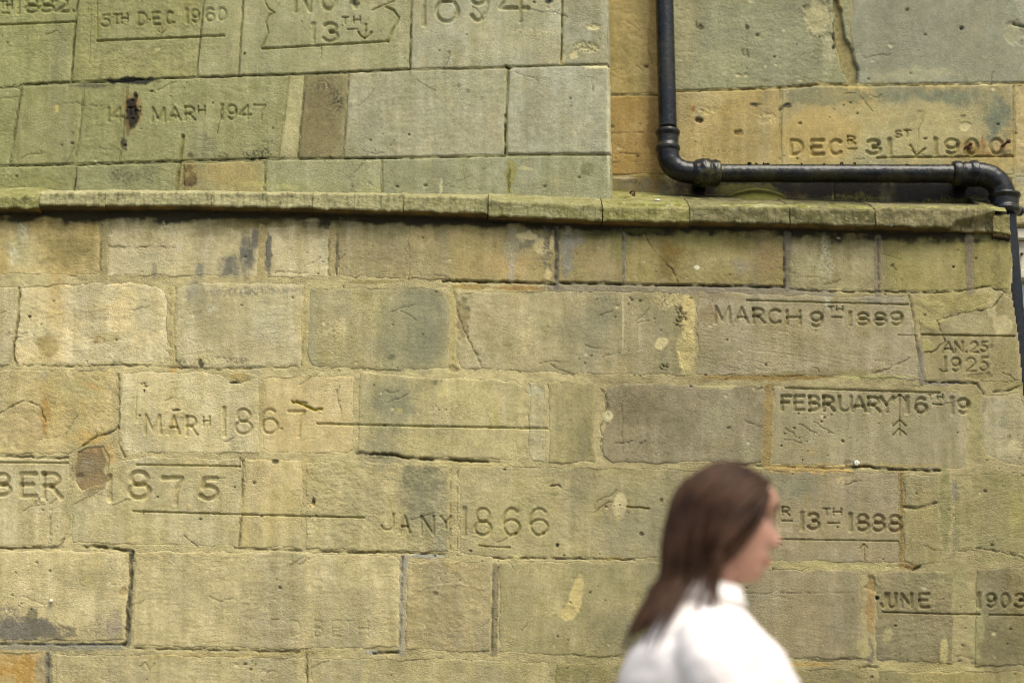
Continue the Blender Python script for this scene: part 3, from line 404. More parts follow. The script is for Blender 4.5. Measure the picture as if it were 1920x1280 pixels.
  B(840,1150,60,60,'8d8058',.4,1), B(812,1095,34,20,'847c5c',.4,1.2), B(848,1060,14,14,'a9925c',.5,1), B(817,1111,5,5,'5c5334',.6,.8,-.002), B(845,1192,8,4,'6c6040',.5,.8), B(1000,1130,60,60,'9c9262',.3,1), B(1090,1240,80,20,'857d4a',.4,1), B(930,1245,60,8,'a39c5e',.5,1.1), B(700,1260,60,30,'857d5c',.4,1.2), B(860,1265,80,20,'a2986a',.3,1.2), B(1185,1210,40,20,'75735a',.4,1), B(1080,1265,60,14,'6e6c3e',.4,1.3), B(968,1045,12,5,'aaa25c',.7,.7,.002), B(1150,1047,30,4,'aa8d3c',.5,1)]}

def _marks(box, n, seed):
    r_ = random.Random(seed); out_ = []
    cl = [(r_.uniform(box[0], box[2]), r_.uniform(box[1], box[3]), r_.uniform(20, 60)) for _ in range(n // 14)]
    for i in range(n):
        if r_.random() < .6:
            c = r_.choice(cl); x, y = r_.gauss(c[0], c[2]), r_.gauss(c[1], c[2] * .7)
        else: x, y = r_.uniform(box[0], box[2]), r_.uniform(box[1], box[3])
        u = r_.random()
        if u < .62: out_.append((x, y, 1.1 + 2.6 * r_.random() ** 3, 0, None))
        elif u < .84: out_.append((x, y, 1.4 + 3.5 * r_.random() ** 2.5, 1, None))
        else:
            a = r_.gauss(0, .5); L_ = r_.uniform(8, 24); out_.append((x, y, 1, 0, [(x - L_ * math.cos(a), y - L_ * math.sin(a)), (x, y + r_.uniform(-3, 3)), (x + L_ * math.cos(a), y + L_ * math.sin(a))]))
    return out_
RANDOM_MARKS = {'UL': _marks((0, 0, 1140, 360), 110, 1), 'UR': _marks((1140, 0, 1920, 330), 90, 2), 'LW': _marks((0, 440, 1910, 1280), 440, 3)}
def apply_features(wall, X, Y, h, col, seed):
    x0, x1, y0, y1 = X.min(), X.max(), Y.min(), Y.max()
    gx, gy = X[0], Y[:, 0]
    def win(a, b, c, d):
        i0, i1 = np.searchsorted(gx, [a, b]); j0, j1 = np.searchsorted(gy, [c, d])
        return slice(j0, j1), slice(i0, i1)
    if wall == 'LW' and y0 < 470:                              # olive to near-black band following the ledge's lower edge
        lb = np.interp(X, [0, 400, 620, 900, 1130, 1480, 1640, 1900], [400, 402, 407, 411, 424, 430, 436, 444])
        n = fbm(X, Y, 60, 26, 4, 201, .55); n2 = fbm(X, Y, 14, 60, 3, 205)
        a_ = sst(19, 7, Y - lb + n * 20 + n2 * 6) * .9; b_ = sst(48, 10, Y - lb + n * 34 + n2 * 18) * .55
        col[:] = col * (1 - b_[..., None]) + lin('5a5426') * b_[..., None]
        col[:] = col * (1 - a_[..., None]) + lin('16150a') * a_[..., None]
    wx = fbm(X, Y, 26, 26, 3, 40); wy = fbm(X, Y, 26, 26, 3, 55)
    for cx, cy, rx, ry, rot, c, a, rag, d in BLOBS[wall]:
        m = max(rx, ry) * 1.7 + 6 if rot else 0
        bx, by = (m, m) if rot else (rx * 1.7 + 6, ry * 1.7 + 6)
        if cx + bx < x0 or cx - bx > x1 or cy + by < y0 or cy - by > y1: continue
        s = win(cx - bx, cx + bx, cy - by, cy + by)
        xs, ys = X[s], Y[s]
        if xs.size == 0: continue
        r0 = min(rx, ry)
        dx = xs - cx + wx[s] * min(r0, 14) * rag * .9; dy = ys - cy + wy[s] * min(r0, 14) * rag * .9
        if rot:
            cr, sr = math.cos(R(rot)), math.sin(R(rot)); dx, dy = dx * cr + dy * sr, -dx * sr + dy * cr
        q = np.sqrt((dx / rx) ** 2 + (dy / ry) ** 2)
        n = fbm(xs, ys, 9 + r0 * .4, 9 + r0 * .5, 5, 70 + int(cx) % 13, .72)
        big = r0 > 18 and abs(d) < 1e-9 and rag >= .8
        if big: k = sst(1.25, .25, q + n * rag * .75)
        else: k = sst(1.12, .82 - rag * .12, q + n * rag * .5)
        if rag > 1.05: k = k * sst(-.25, .2, fbm(xs, ys, 5, 5, 3, 33))
        k = k * min(.96, a * (1.3 if big else 1.1))
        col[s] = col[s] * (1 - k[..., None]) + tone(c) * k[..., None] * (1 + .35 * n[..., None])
        if d: h[s] += np.minimum(1, k / max(a, .1)) * (d + (abs(d) * .35) * n)
    for P, hw, d, dark, wob in CRACKS[wall]:
        if wall == 'UL': hw *= .8; d *= .8
        xs_ = [p[0] for p in P]; ys_ = [p[1] for p in P]; m = hw + wob * 2 + 4
        if max(xs_) + m < x0 or min(xs_) - m > x1 or max(ys_) + m < y0 or min(ys_) - m > y1: continue
        s = win(min(xs_) - m, max(xs_) + m, min(ys_) - m, max(ys_) + m)
        xs, ys = X[s], Y[s]
        if xs.size == 0: continue
        dd, t = line_d(xs + fbm(xs, ys, 14, 14, 3, 81) * wob * 2, ys + fbm(xs, ys, 14, 14, 3, 92) * wob * 2, P)
        gate = sst(-.35, .15, fbm(xs, ys, 22, 22, 2, 17)) * .75 + .25
        k = np.clip(1.35 - dd / hw, 0, 1) * gate
        h[s] -= k * d; col[s] *= np.clip(1 - (k * (1 - dark))[..., None] * np.array([1.0, 1.0, 1.12]), .03, 1)
    for cx, cy, r, ty, P in RANDOM_MARKS[wall]:                # scattered pits, nicks and hairline cracks
        m = r * 2 + 3 if P is None else 26
        if cx + m < x0 or cx - m > x1 or cy + m < y0 or cy - m > y1: continue
        s = win(cx - m, cx + m, cy - m, cy + m); xs, ys = X[s], Y[s]
        if xs.size == 0: continue
        if P is None:
            q = np.hypot((xs - cx + wx[s] * r) / r, (ys - cy + wy[s] * r) / (r * .75)); k = sst(1.25, .6, q + .5 * fbm(xs, ys, 4, 4, 2, int(cx) % 31))
            if ty: h[s] -= k * .0022; col[s] = col[s] * (1 - k[..., None] * .55) + lin('c4b98c') * k[..., None] * .55
            else: h[s] -= k * .0045; col[s] *= 1 - k[..., None] * .55 * np.array([1, 1, 1.1])
        else:
            dd, t = line_d(xs + wx[s] * 6, ys + wy[s] * 6, P); k = np.clip(1.3 - dd / 1.0, 0, 1)
            h[s] -= k * .0028; col[s] *= (1 - .3 * k)[..., None]
    wxx, wyy = fbm(X, Y, 7, 7, 2, 5), fbm(X, Y, 7, 7, 2, 6)
    for P, hw, d, tint, wob in STROKES[wall]:
        xs_ = [p[0] for p in P]; ys_ = [p[1] for p in P]; m = hw * 2 + 4
        if max(xs_) + m < x0 or min(xs_) - m > x1 or max(ys_) + m < y0 or min(ys_) - m > y1: continue
        s = win(min(xs_) - m, max(xs_) + m, min(ys_) - m, max(ys_) + m)
        xs, ys = X[s], Y[s]
        if xs.size == 0: continue
        dd, t = line_d(xs + wxx[s] * wob, ys + wyy[s] * wob, P)
        hwl = hw * .9 * (1 + .22 * np.abs(2 * t - 1) ** 6) * (1 + .18 * fbm(xs, ys, 11, 11, 2, 8))
        wear = .62 + .32 * sst(-.35, .25, fbm(xs, ys, 30, 24, 3, 61))
        k = np.clip((1.2 - dd / hwl) / .75, 0, 1)
        h[s] -= np.where(k > 0, k * d * wear * 1.25, 0)
        h[s] += np.exp(-((dd - hwl * 1.35) / (hw * .35)) ** 2) * .0003
        col[s] *= 1 - (k * (1 - tint))[..., None] * np.array([1.0, 1.05, 2.6])

# ------------------------------------------------------------------ one wall face: stones, then the mortar between
def pores(X, Y, seed):
    g = sst(.0, .45, fbm(X, Y, 95, 80, 2, seed + 19))
    return sst(.55, .8, perlin(X / 5.3 + .21 * Y, Y / 4.7 - .17 * X, seed + 21)) * g
def face_height(X, Y, seed, tool, rough=1.0):
    h = fbm(X, Y, 150, 110, 2, seed) * .0022
    h += fbm(X, Y, 34, 24, 4, seed + 4, .6) * .0018 * rough
    h += fbm(X, Y, 8.3, 6.1, 3, seed + 8, .7) * .0010 * rough
    # slanting tool marks
    ang = R(-12 + (seed * 37) % 30)
    u = X * math.cos(ang) + Y * math.sin(ang); v = -X * math.sin(ang) + Y * math.cos(ang)
    tm = fbm(u, v, 46, 4.2, 2, seed + 11)
    gate = sst(-.25, .35, fbm(X, Y, 90, 60, 2, seed + 13))
    h += tm * gate * .0007 * tool
    h -= pores(X, Y, seed) * .0016
    return h
def face_colour(X, Y, c1, c2, seed):
    c1 = lin(c1); c2 = lin(c2)
    k = sst(-.35, .35, fbm(X, Y, 110, 120, 4, seed + 31, .6))[..., None]
    c = c1 * (1 - k) + c2 * k
    v = 1 + .22 * fbm(X, Y, 34, 46, 5, seed + 35, .72) + .24 * fbm(X, Y, 17, 210, 4, 44, .6) + .14 * fbm(X, Y, 55, 75, 4, 45, .6) + .13 * fbm(X, Y, 4.4, 4.0, 2, seed + 41)
    # grey run-off bands that pass through all courses, warmer patches between
    g = sst(.05, .5, fbm(X, Y, 85, 520, 3, 51))[..., None]
    c = c * (1 - .48 * g) + np.array([.19, .18, .11]) * .48 * g * 1.1
    br = (sst(.05, .45, fbm(X, Y, 46, 60, 4, 63, .65)) * .22)[..., None]      # brown and green clouds of weathering
    c = c * (1 - br) + np.array([.20, .155, .075]) * br
    gr = (sst(.05, .45, fbm(X, Y, 70, 50, 4, 67, .65)) * .12)[..., None]
    c = c * (1 - gr) + np.array([.25, .26, .12]) * gr
    wv = sst(.12, .5, fbm(X, Y, 60, 60, 3, 57))[..., None]
    c = c * (1 - .16 * wv) + np.array([.46, .37, .17]) * .16 * wv
    c = c * np.stack([v, v, np.clip(v, .3, 2) ** 1.5], -1)
    c = c * (1 - .4 * pores(X, Y, seed))[..., None]
    # pale lichen flecks
    f = sst(.5, .62, fbm(X, Y, 6, 6, 2, seed + 71)) * sst(0, .4, fbm(X, Y, 80, 80, 2, seed + 75))
    c = c * (1 - .5 * f[..., None]) + np.array([.6, .57, .42]) * .5 * f[..., None]
    return c

def wall_tone(key, X, Y, col):
    n = fbm(X, Y, 240, 160, 3, 301)
    if key == 'LW':                                    # lighter to the left, darker towards the corner and the bottom
        f = np.clip(1.14 - 0.29 * sst(750, 1350, X + 200 * n), .8, 1.2) * (1 - .08 * sst(1050, 1250, Y))
        col = col * f[..., None] * np.array([1.03, 1.0, 1.0])
    elif key == 'UL':                                  # green algae film at the far left
        k = (.36 * sst(720, 60, X + 260 * n))[..., None]
        col = col * (1 - k) + col.mean(-1, keepdims=True) * np.array([1.02, 1.03, .36]) * k
        col = col * (1 + .10 * sst(560, 1100, X + 200 * n))[..., None]
    return col
class Wall:
    def __init__(s, key, root, Y0, warp, box, G=1.8):
        s.key, s.root, s.Y0, s.warp, s.G = key, root, Y0, warp, G
        s.n = 0
        gx = np.arange(box[0], box[2], 2.2); gy = np.arange(box[1], box[3], 2.2)
        s.MX, s.MY = np.meshgrid(gx, gy); s.sd = np.full(s.MX.shape, -50.0)
        s.gx, s.gy = gx, gy
    def warped(s, X, Y, wp):
        return X + fbm(X, Y, 34, 34, 4, 3, .6) * wp * 2.6, Y + fbm(X, Y, 34, 34, 4, 9, .6) * wp * 2.6
    def stone(s, P, c1='a0966a', c2='908a60', off=None, edge=3.8, warp=None, tool=1., rough=1., G=None, label=None, fine=True, edged=.0015, name='stone'):
        s.n += 1; seed = s.n * 5 + {'UL': 0, 'UR': 300, 'LW': 600}[s.key]
        rnd = random.Random(seed); wp = s.warp if warp is None else warp
        if off is None: off = rnd.uniform(-.0012, .0016)
        G = G or (1.52 if label else s.G)
        xs = [p[0] for p in P]; ys = [p[1] for p in P]; m = 7 if fine else 12
        gx = np.arange(min(xs) - m, max(xs) + m + G, G); gy = np.arange(min(ys) - m, max(ys) + m + G, G)
        X, Y = np.meshgrid(gx, gy); Xw, Yw = s.warped(X, Y, wp)
        sd = poly_sd(Xw, Yw, P)
        rough = rough * rnd.choice((.45, .7, 1.0, 1.5)); tool = tool * rnd.choice((.3, 1.0, 1.8))
        h = off + face_height(X, Y, seed, tool, rough)
        e = np.clip(sd / edge, 0, 1); h -= edged * (1 - e) ** 2
        h += np.where(sd < 0, sd * .0042, 0)
        col = face_colour(X, Y, c1, c2, seed) * rnd.uniform(.93, 1.08)
        col = wall_tone(s.key, X, Y, col)
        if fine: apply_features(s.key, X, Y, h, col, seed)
        keep = sd > (-5.5 if fine else -G * 1.2)
        x, y, z = atv(X, Y, s.Y0); y = y - h
        V = np.stack([x, y, z], -1)[keep]
        o = mesh_obj(name, V, grid_faces(keep), M_STONE, s.root, col=np.clip(col[keep], .01, .9))
        if label: o['label'] = label
        if fine:
            i0, i1 = np.searchsorted(s.gx, [min(xs) - 12, max(xs) + 12]); j0, j1 = np.searchsorted(s.gy, [min(ys) - 12, max(ys) + 12])
            w_ = (slice(j0, j1), slice(i0, i1))
            if s.MX[w_].size:
                a, b = s.warped(s.MX[w_], s.MY[w_], wp)
                s.sd[w_] = np.maximum(s.sd[w_], poly_sd(a, b, P))
        return o
    def mortar(s, c1, c2, level, outline=None):
        keep = (s.sd < 7)
        if outline is not None: keep &= poly_sd(s.MX, s.MY, outline) > 0
        X, Y = s.MX, s.MY
        h = level + fbm(X, Y, 14, 10, 4, 160, .65) * .0020 + fbm(X, Y, 60, 40, 2, 165) * .0026
        h -= np.clip(s.sd - 2.2, 0, 8) * .003                  # tuck under the stones
        k = sst(-.3, .3, fbm(X, Y, 60, 60, 3, 170))[..., None]
        col = lin(c1) * (1 - k) + lin(c2) * k
        col = col * (1 + .2 * fbm(X, Y, 12, 12, 3, 175))[..., None]
        col = wall_tone(s.key, X, Y, col)
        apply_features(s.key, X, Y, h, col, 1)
        for P, hw, c in MORTAR_TINT.get(s.key, []):
            dd, t = line_d(X + fbm(X, Y, 12, 12, 2, 5) * 3, Y + fbm(X, Y, 12, 12, 2, 7) * 3, P); kk = (sst(hw * 1.2, hw * .7, dd) * .72)[..., None]
            col = col * (1 - kk) + tone(c, .4) * kk * (1 + .2 * fbm(X, Y, 8, 8, 2, 9))[..., None]
        x, y, z = atv(X, Y, s.Y0); y = y - h
        return mesh_obj('mortar', np.stack([x, y, z], -1)[keep], grid_faces(keep), M_MORTAR, s.root, col=np.clip(col[keep], .01, .9))

MORTAR_TINT = {'LW': [
  ([(1035,540),(1180,541),(1330,545),(1480,549),(1560,553)], 9, '7d7468'), ([(1476,440),(1476,540)], 8, '6f665c'), ([(1646,446),(1647,550)], 7, '77695c'), ([(1817,446),(1820,545)], 9, '736758'),
  ([(1442,725),(1440,800),(1437,872)], 9, '8c6e30'), ([(1470,707),(1320,706)], 6, '907434'), ([(1690,885),(1691,1060)], 6, '8f7034'), ([(1440,876),(1590,881)], 5, 'b0883a'),
  ([(245,1036),(240,1206)], 7, '5d5a4c'), ([(929,1060),(926,1225)], 6, '6f6652'), ([(757,1045),(752,1225)], 7, '908c80'), ([(1044,430),(1043,535)], 6, '5f5a58'), ([(1728,640),(1730,716)], 7, '7c7468'),
  ([(623,425),(622,520)], 7, 'a2905e'), ([(490,425),(489,520)], 7, 'a58e58'), ([(195,425),(194,520)], 7, '9c8d58'), ([(323,545),(322,685)], 7, 'b3a068'), ([(574,540),(572,690)], 6, 'b0a064'), ([(849,545),(848,700)], 6, 'aa9858'),
  ([(0,1212),(230,1213)], 6, '7c7a70'), ([(90,1225),(92,1280)], 7, '6c685c'), ([(1168,440),(1168,530)], 6, '77756c'), ([(1632,1090),(1634,1180)], 7, '9a7a44')]}

def rows(wall, xa, xb, ys, cs, seed, G=9., lo=190, hi=330):
    rnd = random.Random(seed)
    for i in range(len(ys) - 1):
        x = xa
        while x < xb - 30:
            w_ = rnd.uniform(lo, hi)
            if x + w_ > xb - 110: w_ = xb - x
            wall.stone([(x + 3, ys[i] + 3), (x + w_ - 3, ys[i] + 3), (x + w_ - 3, ys[i+1] - 3), (x + 3, ys[i+1] - 3)], *rnd.choice(cs), G=G, fine=False, edge=16)
            x += w_

def core(root, name, x0, x1, y0, y1, z0, z1):
    bm = bmesh.new(); bm_box(bm, (x0, y0, z0), (x1, y1, z1)); o = bm_obj(name, bm, M_PLAIN, root, smooth=False); return o
M_PLAIN = simple_mat('plain_mortar', tuple(lin('8f8458') * .9), .95, .25, 60, .5, spec=.2)

Y_LW, Y_UL, Y_UR = 0.0, .05, .22
gz = 0.0
# ============ lower wall
lw = empty('stone_wall', (0, .12, 0), 'lower weathered ashlar wall of yellow stone below the projecting ledge, carved with flood dates', 'wall')
W = Wall('LW', lw, Y_LW, 2.2, (-62, 396, 1945, 1400), 2.0)
tan = ('aa9f72', '9c9266'); warm = ('ad9f6c', 'a5935c'); grey = ('989172', '8b8564'); org = ('ad9864', 'a59058'); brn = ('8a8060', '7d7454'); pale = ('b0a67c', 'a59c74'); grn = ('949068', '8b875a')
st = W.stone
st([(-60,400),(187,402),(187,517),(-60,515)], *warm); st([(203,404),(484,406),(484,519),(200,516)], *pale); st([(498,406),(617,408),(616,519),(499,520)], *pale)
st([(633,410),(763,412),(763,522),(631,519)], '91865c', '87805a'); st([(767,412),(1040,420),(1039,531),(767,523)], '998c5c', '8c8358'); st([(1049,418),(1167,420),(1167,531),(1047,528)], '8f8458', '877c50')
st([(1173,420),(1470,426),(1471,537),(1173,532)], '978b58', '8c8252'); st([(1483,430),(1640,434),(1643,545),(1482,541)], 'a0986c', '989068'); st([(1652,436),(1811,436),(1813,546),(1650,546)], '9d955c', '938b56')
st([(1824,438),(1892,440),(1897,480),(1894,545),(1850,537),(1826,542)], '9a9258', '8c8450')
st([(-60,536),(34,538),(31,610),(20,685),(-60,684)], *pale); st([(39,537),(120,531),(200,529),(280,533),(308,542),(316,556),(316,668),(306,680),(180,684),(36,684),(26,662),(34,600)], 'b4a678', 'aaa27c', edge=8)
st([(333,541),(378,530),(480,529),(569,533),(570,560),(565,686),(420,691),(340,685),(328,670)], 'a69e78', 'a39a70', edge=8)
st([(580,540),(700,540),(810,540),(832,550),(843,570),(843,690),(740,694),(620,690),(585,684),(576,660)], '9c9466', '8d8864', edge=8)
st([(857,548),(1150,544),(1278,548),(1264,566),(1290,600),(1290,640),(1268,650),(1288,704),(1150,703),(1000,698),(862,690),(853,670)], '99906a', '8f8862')
st([(1306,546),(1560,556),(1704,558),(1712,590),(1719,640),(1727,712),(1560,706),(1310,703)], '958c66', '989070', label='long stone carved MARCH 9TH 1889')
st([(1722,600),(1770,600),(1860,562),(1880,552),(1897,560),(1907,640),(1913,716),(1832,716),(1738,713),(1728,660)], 'a0966a', '999064', label='corner stone carved AN. 25 1925')
st([(-60,692),(218,694),(223,760),(214,806),(165,830),(128,850),(60,852),(-60,850)], 'a89a68', 'a4986a', tool=1.6)
st([(229,697),(380,696),(424,704),(452,716),(484,706),(487,848),(240,851),(226,830),(225,760)], 'aca37a', 'a89d70', label='pale stone carved MARH 1867')
st([(496,706),(664,704),(664,840),(650,850),(505,850),(493,840)], 'ab9e72', 'a6986a')
st([(674,697),(810,708),(968,713),(980,722),(976,760),(969,790),(970,862),(780,858),(672,848)], '9a9268', 'a39a6a')
st([(992,714),(1020,715),(1024,760),(1023,866),(992,865)], 'a39c74', '9c9468'); st([(1028,716),(1112,717),(1117,760),(1112,800),(1116,868),(1029,868)], '9a9264', '928a5e')
st([(1140,724),(1165,718),(1425,722),(1434,732),(1429,868),(1150,867),(1130,855),(1129,810),(1142,780),(1130,755)], '867d5e', '91896a', edge=7)
st([(1453,723),(1700,731),(1800,734),(1812,745),(1815,770),(1812,872),(1800,880),(1600,876),(1446,870)], '9d9570', '948d6a', label='stone carved FEBRUARY 16TH 19 with an upright arrow')
st([(1842,742),(1912,736),(1925,780),(1930,870),(1895,872),(1852,856),(1836,830),(1838,780)], 'a69e78', 'a09872', edge=8)
st([(-60,856),(127,860),(131,900),(124,950),(118,1015),(108,1024),(-60,1024)], 'a79e76', 'a0966c', label='stone carved BER, cut off by the frame')
st([(142,846),(166,835),(196,833),(209,860),(201,898),(186,912),(152,924),(137,904),(137,872)], '7d6c4c', '8a7046', off=-.004, edge=10, name='stone', label='rounded dark brown stone plug')
st([(228,862),(250,857),(455,860),(447,1024),(300,1022),(136,1018),(133,945),(190,918),(214,884)], 'a59d74', 'a69c6e', label='stone carved 1875 between two ruled lines')
st([(459,860),(567,862),(567,1027),(450,1025)], 'ab9e70', 'a49866'); st([(574,866),(660,863),(700,868),(838,870),(843,885),(841,1033),(700,1033),(574,1028)], 'a1976a', '979066', label='stone carved JANY')
st([(860,872),(1290,879),(1320,885),(1322,1044),(1190,1047),(930,1044),(860,1040)], 'a0976a', '928b64', label='stone carved 1866')
st([(1336,884),(1440,880),(1686,886),(1687,1054),(1340,1052)], '958c6c', '9a8f6c', label='stone carved R 13TH 1888')
st([(1695,888),(1755,888),(1757,942),(1722,951),(1696,949)], '938c64', '8d8660'); st([(1695,954),(1722,956),(1757,948),(1766,1040),(1762,1054),(1712,1060),(1696,1050)], '999065', '90885c')
st([(1790,890),(1860,888),(1916,886),(1930,1040),(1880,1034),(1790,1032)], '928a5e', '8a8458')
st([(-60,1032),(110,1032),(242,1037),(243,1090),(237,1140),(234,1200),(-60,1202)], 'aba074', 'a1966a'); st([(254,1034),(560,1034),(740,1041),(751,1050),(747,1212),(560,1217),(246,1210)], 'a69b70', '9f956a', tool=1.6)
st([(764,1052),(838,1050),(920,1056),(918,1220),(860,1222),(760,1216)], 'a09468', '978c62'); st([(937,1054),(1190,1052),(1322,1056),(1312,1232),(1120,1230),(934,1222)], '9a9164', '8c865e')
st([(1336,1064),(1614,1068),(1615,1150),(1622,1234),(1336,1236)], '988d6a', '938a66'); st([(1644,1072),(1700,1070),(1788,1072),(1786,1244),(1640,1238)], '8f875f', '8a815e', label='stone carved JUNE')
st([(1832,1066),(1930,1062),(1950,1246),(1828,1248)], '857d56', '7f7752', label='corner stone carved 1903')
st([(-60,1218),(82,1222),(84,1400),(-60,1400)], 'a88f58', 'a38f62'); st([(104,1226),(400,1228),(570,1233),(572,1400),(106,1400)], 'a3996e', '9c9268'); st([(582,1234),(820,1234),(1030,1240),(1034,1400),(584,1400)], 'a09669', '8f885f')
st([(1042,1243),(1330,1246),(1332,1400),(1044,1400)], '8f875a', '857e52'); st([(1344,1250),(1628,1254),(1630,1400),(1345,1400)], '8c845c', '968c60'); st([(1646,1258),(1940,1258),(1950,1400),(1648,1400)], '9c925f', '928956')
W.mortar('a89e70', '9c9267', -.0012, [(-62,396),(1889,396),(1899,480),(1898,545),(1912,640),(1918,716),(1932,870),(1940,1040),(1944,1250),(1944,1399),(-62,1399)])
cs = [warm, tan, grey, pale, grn]
rows(W, -1200, -62, [400,520,688,853,1028,1205,1400], cs, 3)
rows(W, -1200, 1950, [1402,1590,1790,2000,2230,2320], cs, 4)
xc = at(1899, 560, 0).x
core(lw, 'wall_core', at(-1200, 640, 0).x, xc - .004, .016, .60, 0, at(960, 400, .0).z)
zt = 0.02; k = 0
zlim = at(1895, 430, 0).z
while zt < zlim:                                                       # return face round the corner
    k += 1; z2 = min(zt + (.25, .29, .27)[k % 3], zlim)
    for ya, yb in (((.02, .30), (.306, .59)) if k % 2 else ((.02, .44), (.446, .59))):
        bm = bmesh.new(); bm_box(bm, (xc - .05, ya, zt + .004), (xc + .002, yb, z2 - .004), .006)
        o = bm_obj('stone', bm, M_STONE, lw, smooth=False)
        a = o.data.color_attributes.new('col', 'FLOAT_COLOR', 'POINT'); c = lin(('9c9266', 'a39868', '8f8860')[k % 3])
        a.data.foreach_set('color', np.tile(np.append(c, 1).astype(np.float32), len(o.data.vertices)))
    zt = z2

# ============ upper left wall
ul = empty('stone_wall', (-1.2, .2, at(500, 362, Y_UL).z), 'upper left greenish ashlar wall face, carved 14TH MARH 1947 and NOV 13TH 1894', 'wall')
W = Wall('UL', ul, Y_UL, .8, (-62, -62, 1152, 392), 2.0)
g1 = ('908e60', '8a885a'); g2 = ('8d8a60', '94906a'); g3 = ('979270', '8f8d70'); g4 = ('9a9678', '929078')
st = W.stone
kw = dict(edge=2.5, edged=.0016, tool=.7)
st([(-60,-60),(146,-60),(143,0),(131,152),(42,158),(28,164),(-60,166)], *g1, **kw, label='stone carved TH 1882')
st([(150,-60),(380,-60),(380,0),(367,143),(300,146),(135,153),(147,0)], '8e8958', '8c885e', **kw, label='stone carved 5TH DEC. 1960')
st([(384,-60),(459,-60),(455,0),(445,142),(373,144),(370,135),(384,0)], *g2, **kw); st([(461,-60),(775,-60),(770,0),(766,128),(560,138),(449,141),(459,0)], '938f68', '8f8c66', **kw, label='stone carved NOV 13TH in a curled frame')
st([(778,-60),(1056,-60),(1052,0),(1050,121),(950,124),(771,129),(774,0)], *g3, **kw, label='stone carved 1894'); st([(1058,-60),(1133,-60),(1138,0),(1140,119),(1054,121),(1056,0)], *g3, **kw)
st([(-60,168),(30,165),(38,170),(28,240),(16,309),(-60,311)], *g1, **kw); st([(43,162),(155,157),(150,240),(139,306),(22,309),(31,240)], '8f8c5c', '918c60', **kw)
st([(159,157),(238,154),(231,235),(222,304),(143,306),(152,240)], '8e8c5e', '8a885c', **kw); st([(241,154),(300,149),(540,142),(531,220),(520,295),(340,300),(226,303),(234,235)], '908d62', '8b885e', **kw, label='stone carved MARH 1947')
st([(543,141),(571,141),(564,220),(556,296),(523,296),(534,220)], '9a9468', '969066', **kw); st([(575,141),(653,138),(642,296),(560,296),(567,220)], '857c56', '7c7450', **kw)
st([(656,137),(767,132),(948,128),(950,132),(948,210),(945,289),(740,294),(645,296)], '959072', '8f8c6c', **kw); st([(956,130),(962,126),(1135,123),(1140,127),(1143,287),(951,288),(952,200)], '989478', '919076', **kw)
st([(-60,314),(18,313),(60,312),(140,311),(142,335),(137,364),(-60,364)], *g1, **kw); st([(144,311),(225,309),(335,305),(342,306),(342,372),(140,372)], '8a8860', '858460', **kw)
st([(347,306),(496,301),(494,372),(346,372)], '978858', '908658', **kw); st([(500,300),(714,299),(714,376),(498,376)], '918f6a', '8d8c64', **kw); st([(718,299),(945,294),(1143,292),(1146,392),(718,392)], '8f8d6a', '898a68', **kw)
W.mortar('8a865c', '7d7a52', -.0026, [(-62,-62),(1136,-62),(1142,150),(1148,392),(-62,392)])
rows(W, -1200, -62, [-62,164,312,372], [g1, g2, g3], 12); rows(W, -1200, 1136, [-420,-240,-62], [g1, g2, g3], 13)
core(ul, 'wall_core', at(-1200, 300, Y_UL).x, at(1139, 200, Y_UL).x, Y_UL + .016, .60, at(960, 385, Y_UL).z, at(960, -420, Y_UL).z)

# ============ upper right recessed wall
ur = empty('stone_wall', (1.2, .35, at(1500, 330, Y_UR).z), 'recessed upper right wall of orange and grey stone behind the drainpipe, carved DECR 31ST 1900', 'wall')
W = Wall('UR', ur, Y_UR, 1.0, (1128, -62, 1990, 420), 2.0)
o1 = ('a8955f', 'a38f58'); o2 = ('a4905c', 'aa9864'); gg = ('8f8f70', '86886c')
st = W.stone
kw = dict(edge=2.5, edged=.0016, tool=.5)
st([(1126,-60),(1252,-60),(1252,176),(1126,176)], 'a08e5a', '9a8a56', **kw); st([(1126,180),(1252,180),(1252,327),(1126,327)], 'a38a52', '9a8048', **kw)
st([(1257,-60),(1600,-60),(1590,60),(1606,156),(1530,156),(1462,163),(1257,169)], '93916a', '8d8c68', **kw, label='grey green stone with a broken face')
st([(1603,-60),(1988,-60),(1988,153),(1830,155),(1610,158),(1594,60)], '888870', '8c8b70', **kw)
st([(1257,173),(1461,167),(1461,327),(1257,327)], *o1, **kw); st([(1466,167),(1530,162),(1620,163),(1830,160),(1899,158),(1899,327),(1466,327)], 'a6935c', '98906a', **kw, label='stone carved DECR 31ST 1900 with two rusty nails')
st([(1903,158),(1988,158),(1988,327),(1903,327)], 'b09c6a', 'a69468', **kw)
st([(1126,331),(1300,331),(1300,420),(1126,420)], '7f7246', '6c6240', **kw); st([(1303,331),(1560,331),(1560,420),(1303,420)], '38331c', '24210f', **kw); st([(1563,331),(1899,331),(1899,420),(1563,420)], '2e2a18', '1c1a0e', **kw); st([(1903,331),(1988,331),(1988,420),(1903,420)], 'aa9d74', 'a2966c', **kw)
W.mortar('a3955f', '988a58', -.0018)
outc = [('a09468', '989066'), ('a3956a', '9a9068'), ('989270', '928c68')]
rows(W, 1990, 3000, [-62,156,329,420], outc, 22, lo=220); rows(W, 1140, 3000, [-420,-240,-62], outc, 23, lo=220)
rows(W, 2330, 3000, [420,600,780,960,1140,1320,1500,1700,1900,2120,2300], outc, 24, lo=220)
rows(W, 1850, 2330, [1140,1320,1500,1700,1900,2120,2300], outc, 25, lo=220)
core(ur, 'wall_core', at(1130, 200, Y_UR).x, at(3000, 400, Y_UR).x, Y_UR + .016, .60, at(1960, 424, Y_UR).z, at(960, -420, Y_UR).z)
